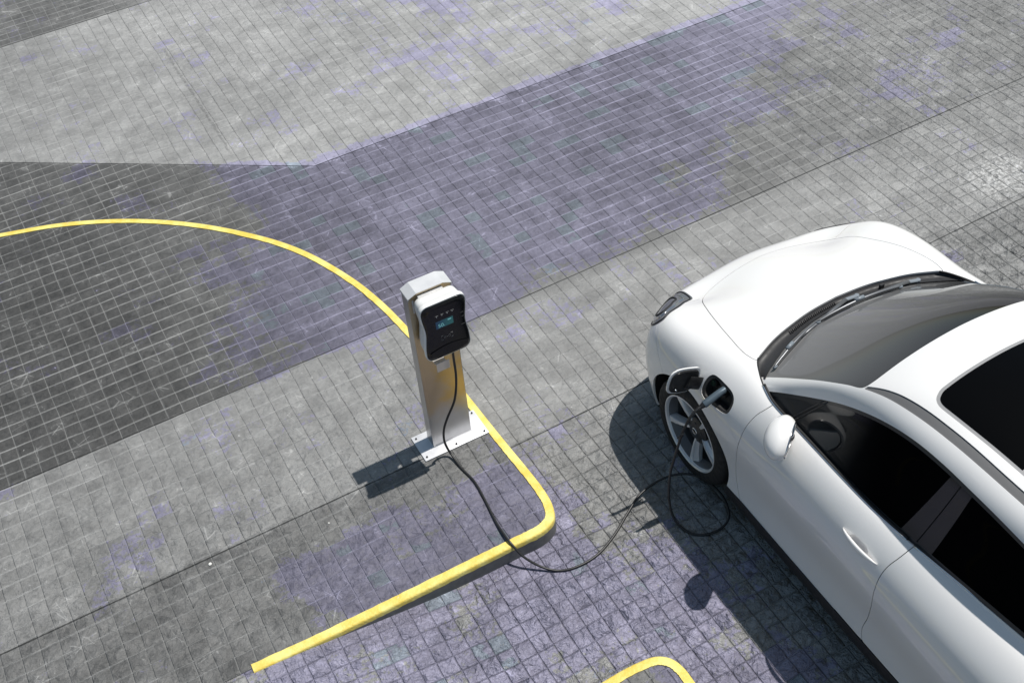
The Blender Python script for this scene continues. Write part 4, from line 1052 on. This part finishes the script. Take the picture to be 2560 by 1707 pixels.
# ---- mirrors
def mirror(s):
    Mr = empty('door_mirror', (0, 0, 0)); Mr.parent = CAR
    ctr = Vector((s * .875, -.714, 1.042)); th, ph, tw = .66, -.03, .14
    n = Vector((math.sin(th) * math.cos(ph), -math.cos(th) * math.cos(ph), math.sin(ph))); w_ = Vector((math.cos(th), math.sin(th), 0)); z_ = Vector((0, 0, 1)) - n * n.z; z_.normalize()
    w2 = w_ * math.cos(tw) + z_ * math.sin(tw); z2 = -w_ * math.sin(tw) + z_ * math.cos(tw)
    def P(a, d, b):        # across, towards the rear face, up (left mirror; mirrored for the right one)
        q = w2 * a + n * d + z2 * b
        return Vector((ctr.x + (q.x if s < 0 else -q.x), ctr.y + q.y, ctr.z + q.z))
    CUT = .62; A_, B_, C_ = .128, .084, .078
    def build(lo):
        bm = bmesh.new(); nu, nv = 56, 20; rings = []
        for j in range(nv + 1):
            ph_ = -PI / 2 + (math.asin(CUT) + PI / 2) * j / nv; yy = math.sin(ph_); rr_ = math.cos(ph_) ** .9; k_ = 1 - .10 * max(0, -yy)
            rings.append([bm.verts.new(P(A_ * k_ * rr_ * math.cos(2 * PI * i / nu), C_ * yy, B_ * k_ * rr_ * math.sin(2 * PI * i / nu))) for i in range(nu)])
        for j in range(nv):
            for i in range(nu):
                a_ = 2 * PI * (i + .5) / nu
                if (math.sin(a_) < -.52) != lo: continue
                bm.faces.new((rings[j][i], rings[j][(i + 1) % nu], rings[j + 1][(i + 1) % nu], rings[j + 1][i]))
        bmesh.ops.remove_doubles(bm, verts=bm.verts[:], dist=1e-5)
        bmesh.ops.delete(bm, geom=[v for v in bm.verts if not v.link_faces], context='VERTS'); return bm
    bm_obj('mirror_cap', build(False), M_paint, Mr, smooth=True); bm_obj('lower_shell', build(True), M_black, Mr, smooth=True)
    e_ = math.cos(math.asin(CUT)) ** .9
    el = [(A_ * e_ * math.cos(a), B_ * e_ * math.sin(a)) for a in np.linspace(0, 2 * PI, 49)]
    bm = bmesh.new(); tube(bm, [P(a * .985, C_ * CUT + .001, b * .985) for a, b in el], .0045, 8, caps=False); bm_obj('rear_rim', bm, M_chrome, Mr, smooth=True)
    bm = bmesh.new(); bm.faces.new([bm.verts.new(P(a * .97, C_ * CUT - .004, b * .97)) for a, b in el[:-1]]); bm_obj('mirror_bezel', bm, M_black, Mr)
    bm = bmesh.new(); bm.faces.new([bm.verts.new(P(a * .86, C_ * CUT - .001, b * .86)) for a, b in el[:-1]]); bm_obj('mirror_glass', bm, M_mglass, Mr)
    bm = bmesh.new()
    tube(bm, [(s * .85, -.715, 1.00), (s * .80, -.70, .985), (s * .76, -.695, .983), (s * .70, -.68, .982)], [.022, .026, .034, .044], 14, flat=.5)
    bm_obj('mirror_arm', bm, M_black, Mr, smooth=True)
mirror(-1); mirror(1)

# ---- wheels
def make_wheel():
    W_ = empty('wheel', (0, 0, 0)); W_.parent = CAR
    bm = bmesh.new(); w2 = .1075
    prof = [(w2 - .012, .238), (w2 - .003, .245), (w2 + .001, .262), (w2 + .002, .282), (w2 - .003, .305), (w2 - .013, .322), (w2 - .026, .331), (w2 - .045, .3345), (w2 - .046, .329), (w2 - .052, .329), (w2 - .053, .3355), (.012, .3365), (.011, .330), (.004, .330), (.003, .3365), (-.03, .336), (-.06, .334), (-.09, .327), (-w2, .30), (-w2, .25), (-w2 + .015, .238)]
    lathe_x(bm, prof, 96); bm_obj('tyre', bm, M_tyre, W_, smooth=True, angle=40)
    bm = bmesh.new()
    lathe_x(bm, [(w2 - .020, .229), (w2 - .006, .2325), (w2 - .001, .2385), (w2 - .002, .244), (w2 - .012, .246)], 96)
    rim = bm_obj('rim', bm, M_alloy, W_, smooth=True, angle=35)
    bm = bmesh.new(); lathe_x(bm, [(w2 - .020, .2292), (w2 - .040, .226), (w2 - .075, .217)], 96); bm_obj('rim_well', bm, mat('dull rim well', Base_Color=(.22, .22, .225), Metallic=.7, Roughness=.45), W_, smooth=True)
    bm = bmesh.new(); lathe_x(bm, [(w2 - .075, .217), (-.06, .205), (-.10, .21)], 96); bm_obj('barrel', bm, mat('shadowed barrel', Base_Color=(.10, .10, .105), Metallic=.6, Roughness=.5), W_, smooth=True)
    for k in range(5):
        a0 = math.radians(61 + 72 * k); bm = bmesh.new()
        # spoke cross-sections along the radius: (radius, half width, face x, back x)
        secs = [(.060, .012, .056, .018), (.095, .015, .068, .020), (.135, .019, .077, .026), (.18, .025, .083, .034), (.212, .031, .086, .040), (.2295, .037, .087, .044)]
        rings = []
        for r, hwid, xf, xb in secs:
            ring = []
            for (wv_, x) in ((-hwid, xb), (-hwid, xf - .008), (-hwid * .86, xf - .001), (hwid * .12, xf + .001), (hwid * .2, xf - .007), (hwid, xf - .024), (hwid, xb)):
                y = r * math.cos(a0) - wv_ * math.sin(a0); z = r * math.sin(a0) + wv_ * math.cos(a0)
                ring.append(bm.verts.new((x, y, z)))
            rings.append(ring)
        for A, B in zip(rings[:-1], rings[1:]):
            for i in range(7): bm.faces.new((A[i], A[(i + 1) % 7], B[(i + 1) % 7], B[i]))
        bm.faces.new(rings[0]); bm.faces.new(rings[-1][::-1])
        bm_obj('spoke', bm, M_alloy, W_, angle=30)
    bm = bmesh.new()
    lathe_x(bm, [(.02, .092), (.048, .090), (.056, .078), (.060, .052), (.066, .036), (.067, .0)], 48)
    hub = bm_obj('hub', bm, M_alloyd, W_, smooth=True, angle=35)
    for k in range(5):
        a = math.radians(61 + 36 + 72 * k); bm = bmesh.new()
        tube(bm, [(.045, .058 * math.cos(a), .058 * math.sin(a)), (.062, .058 * math.cos(a), .058 * math.sin(a))], .0085, 6); bm_obj('wheel_nut', bm, M_dark, W_, angle=40)
    bm = bmesh.new(); lathe_x(bm, [(.0665, .024), (.069, .023), (.0685, .015), (.0675, .014)], 32); bm_obj('centre_cap', bm, M_chrome, W_, smooth=True)
    bm = bmesh.new(); lathe_x(bm, [(-.02, .0), (-.02, .155), (-.005, .155), (-.005, .10), (.015, .09), (.015, .0)], 48); bm_obj('brake_disc', bm, mat('brake disc', Base_Color=(.16, .155, .15), Metallic=.7, Roughness=.45), W_, angle=35)
    bm = bmesh.new(); lathe_x(bm, [(-.06, .0), (-.06, .205)], 48); bm_obj('wheel_back', bm, M_gap, W_)
    return W_
w0 = make_wheel()
def copy_tree(o, parent):
    c = o.copy(); COL.objects.link(c); c.parent = parent
    for ch in list(o.children): copy_tree(ch, c)
    return c
TW = .783
for i, (x, y, rz) in enumerate(((-TW, 0, PI), (TW, 0, 0), (-TW, -2.65, PI), (TW, -2.65, 0))):
    o = w0 if i == 0 else copy_tree(w0, CAR)
    o.location = (x, y, .335); o.rotation_euler = (0, 0, rz)
# wheel housings and floor
for s in (-1, 1):
    for uc in (0, -2.65):
        bm = bmesh.new(); n = 36; A = []; B = []; Cc = []
        for k in range(n + 1):
            a = -.25 + (PI + .5) * k / n
            c_, s_ = math.cos(a), math.sin(a)
            A.append(bm.verts.new((s * .862, uc + .392 * c_, .332 + .392 * s_))); B.append(bm.verts.new((s * .60, uc + .392 * c_, .332 + .392 * s_)))
        ce = bm.verts.new((s * .60, uc, .332))
        for k in range(n):
            bm.faces.new((A[k], A[k + 1], B[k + 1], B[k])); bm.faces.new((B[k], B[k + 1], ce))
        bm_obj('wheel_housing', bm, M_gap, CAR)
bm = bmesh.new(); add_box(bm, -.60, .60, -3.2, .55, .17, .45); add_box(bm, -.78, .78, -2.24, -.42, .172, .40); add_box(bm, -.60, .60, -2.9, -.2, .45, .90)
bm_obj('underbody', bm, M_gap, CAR)
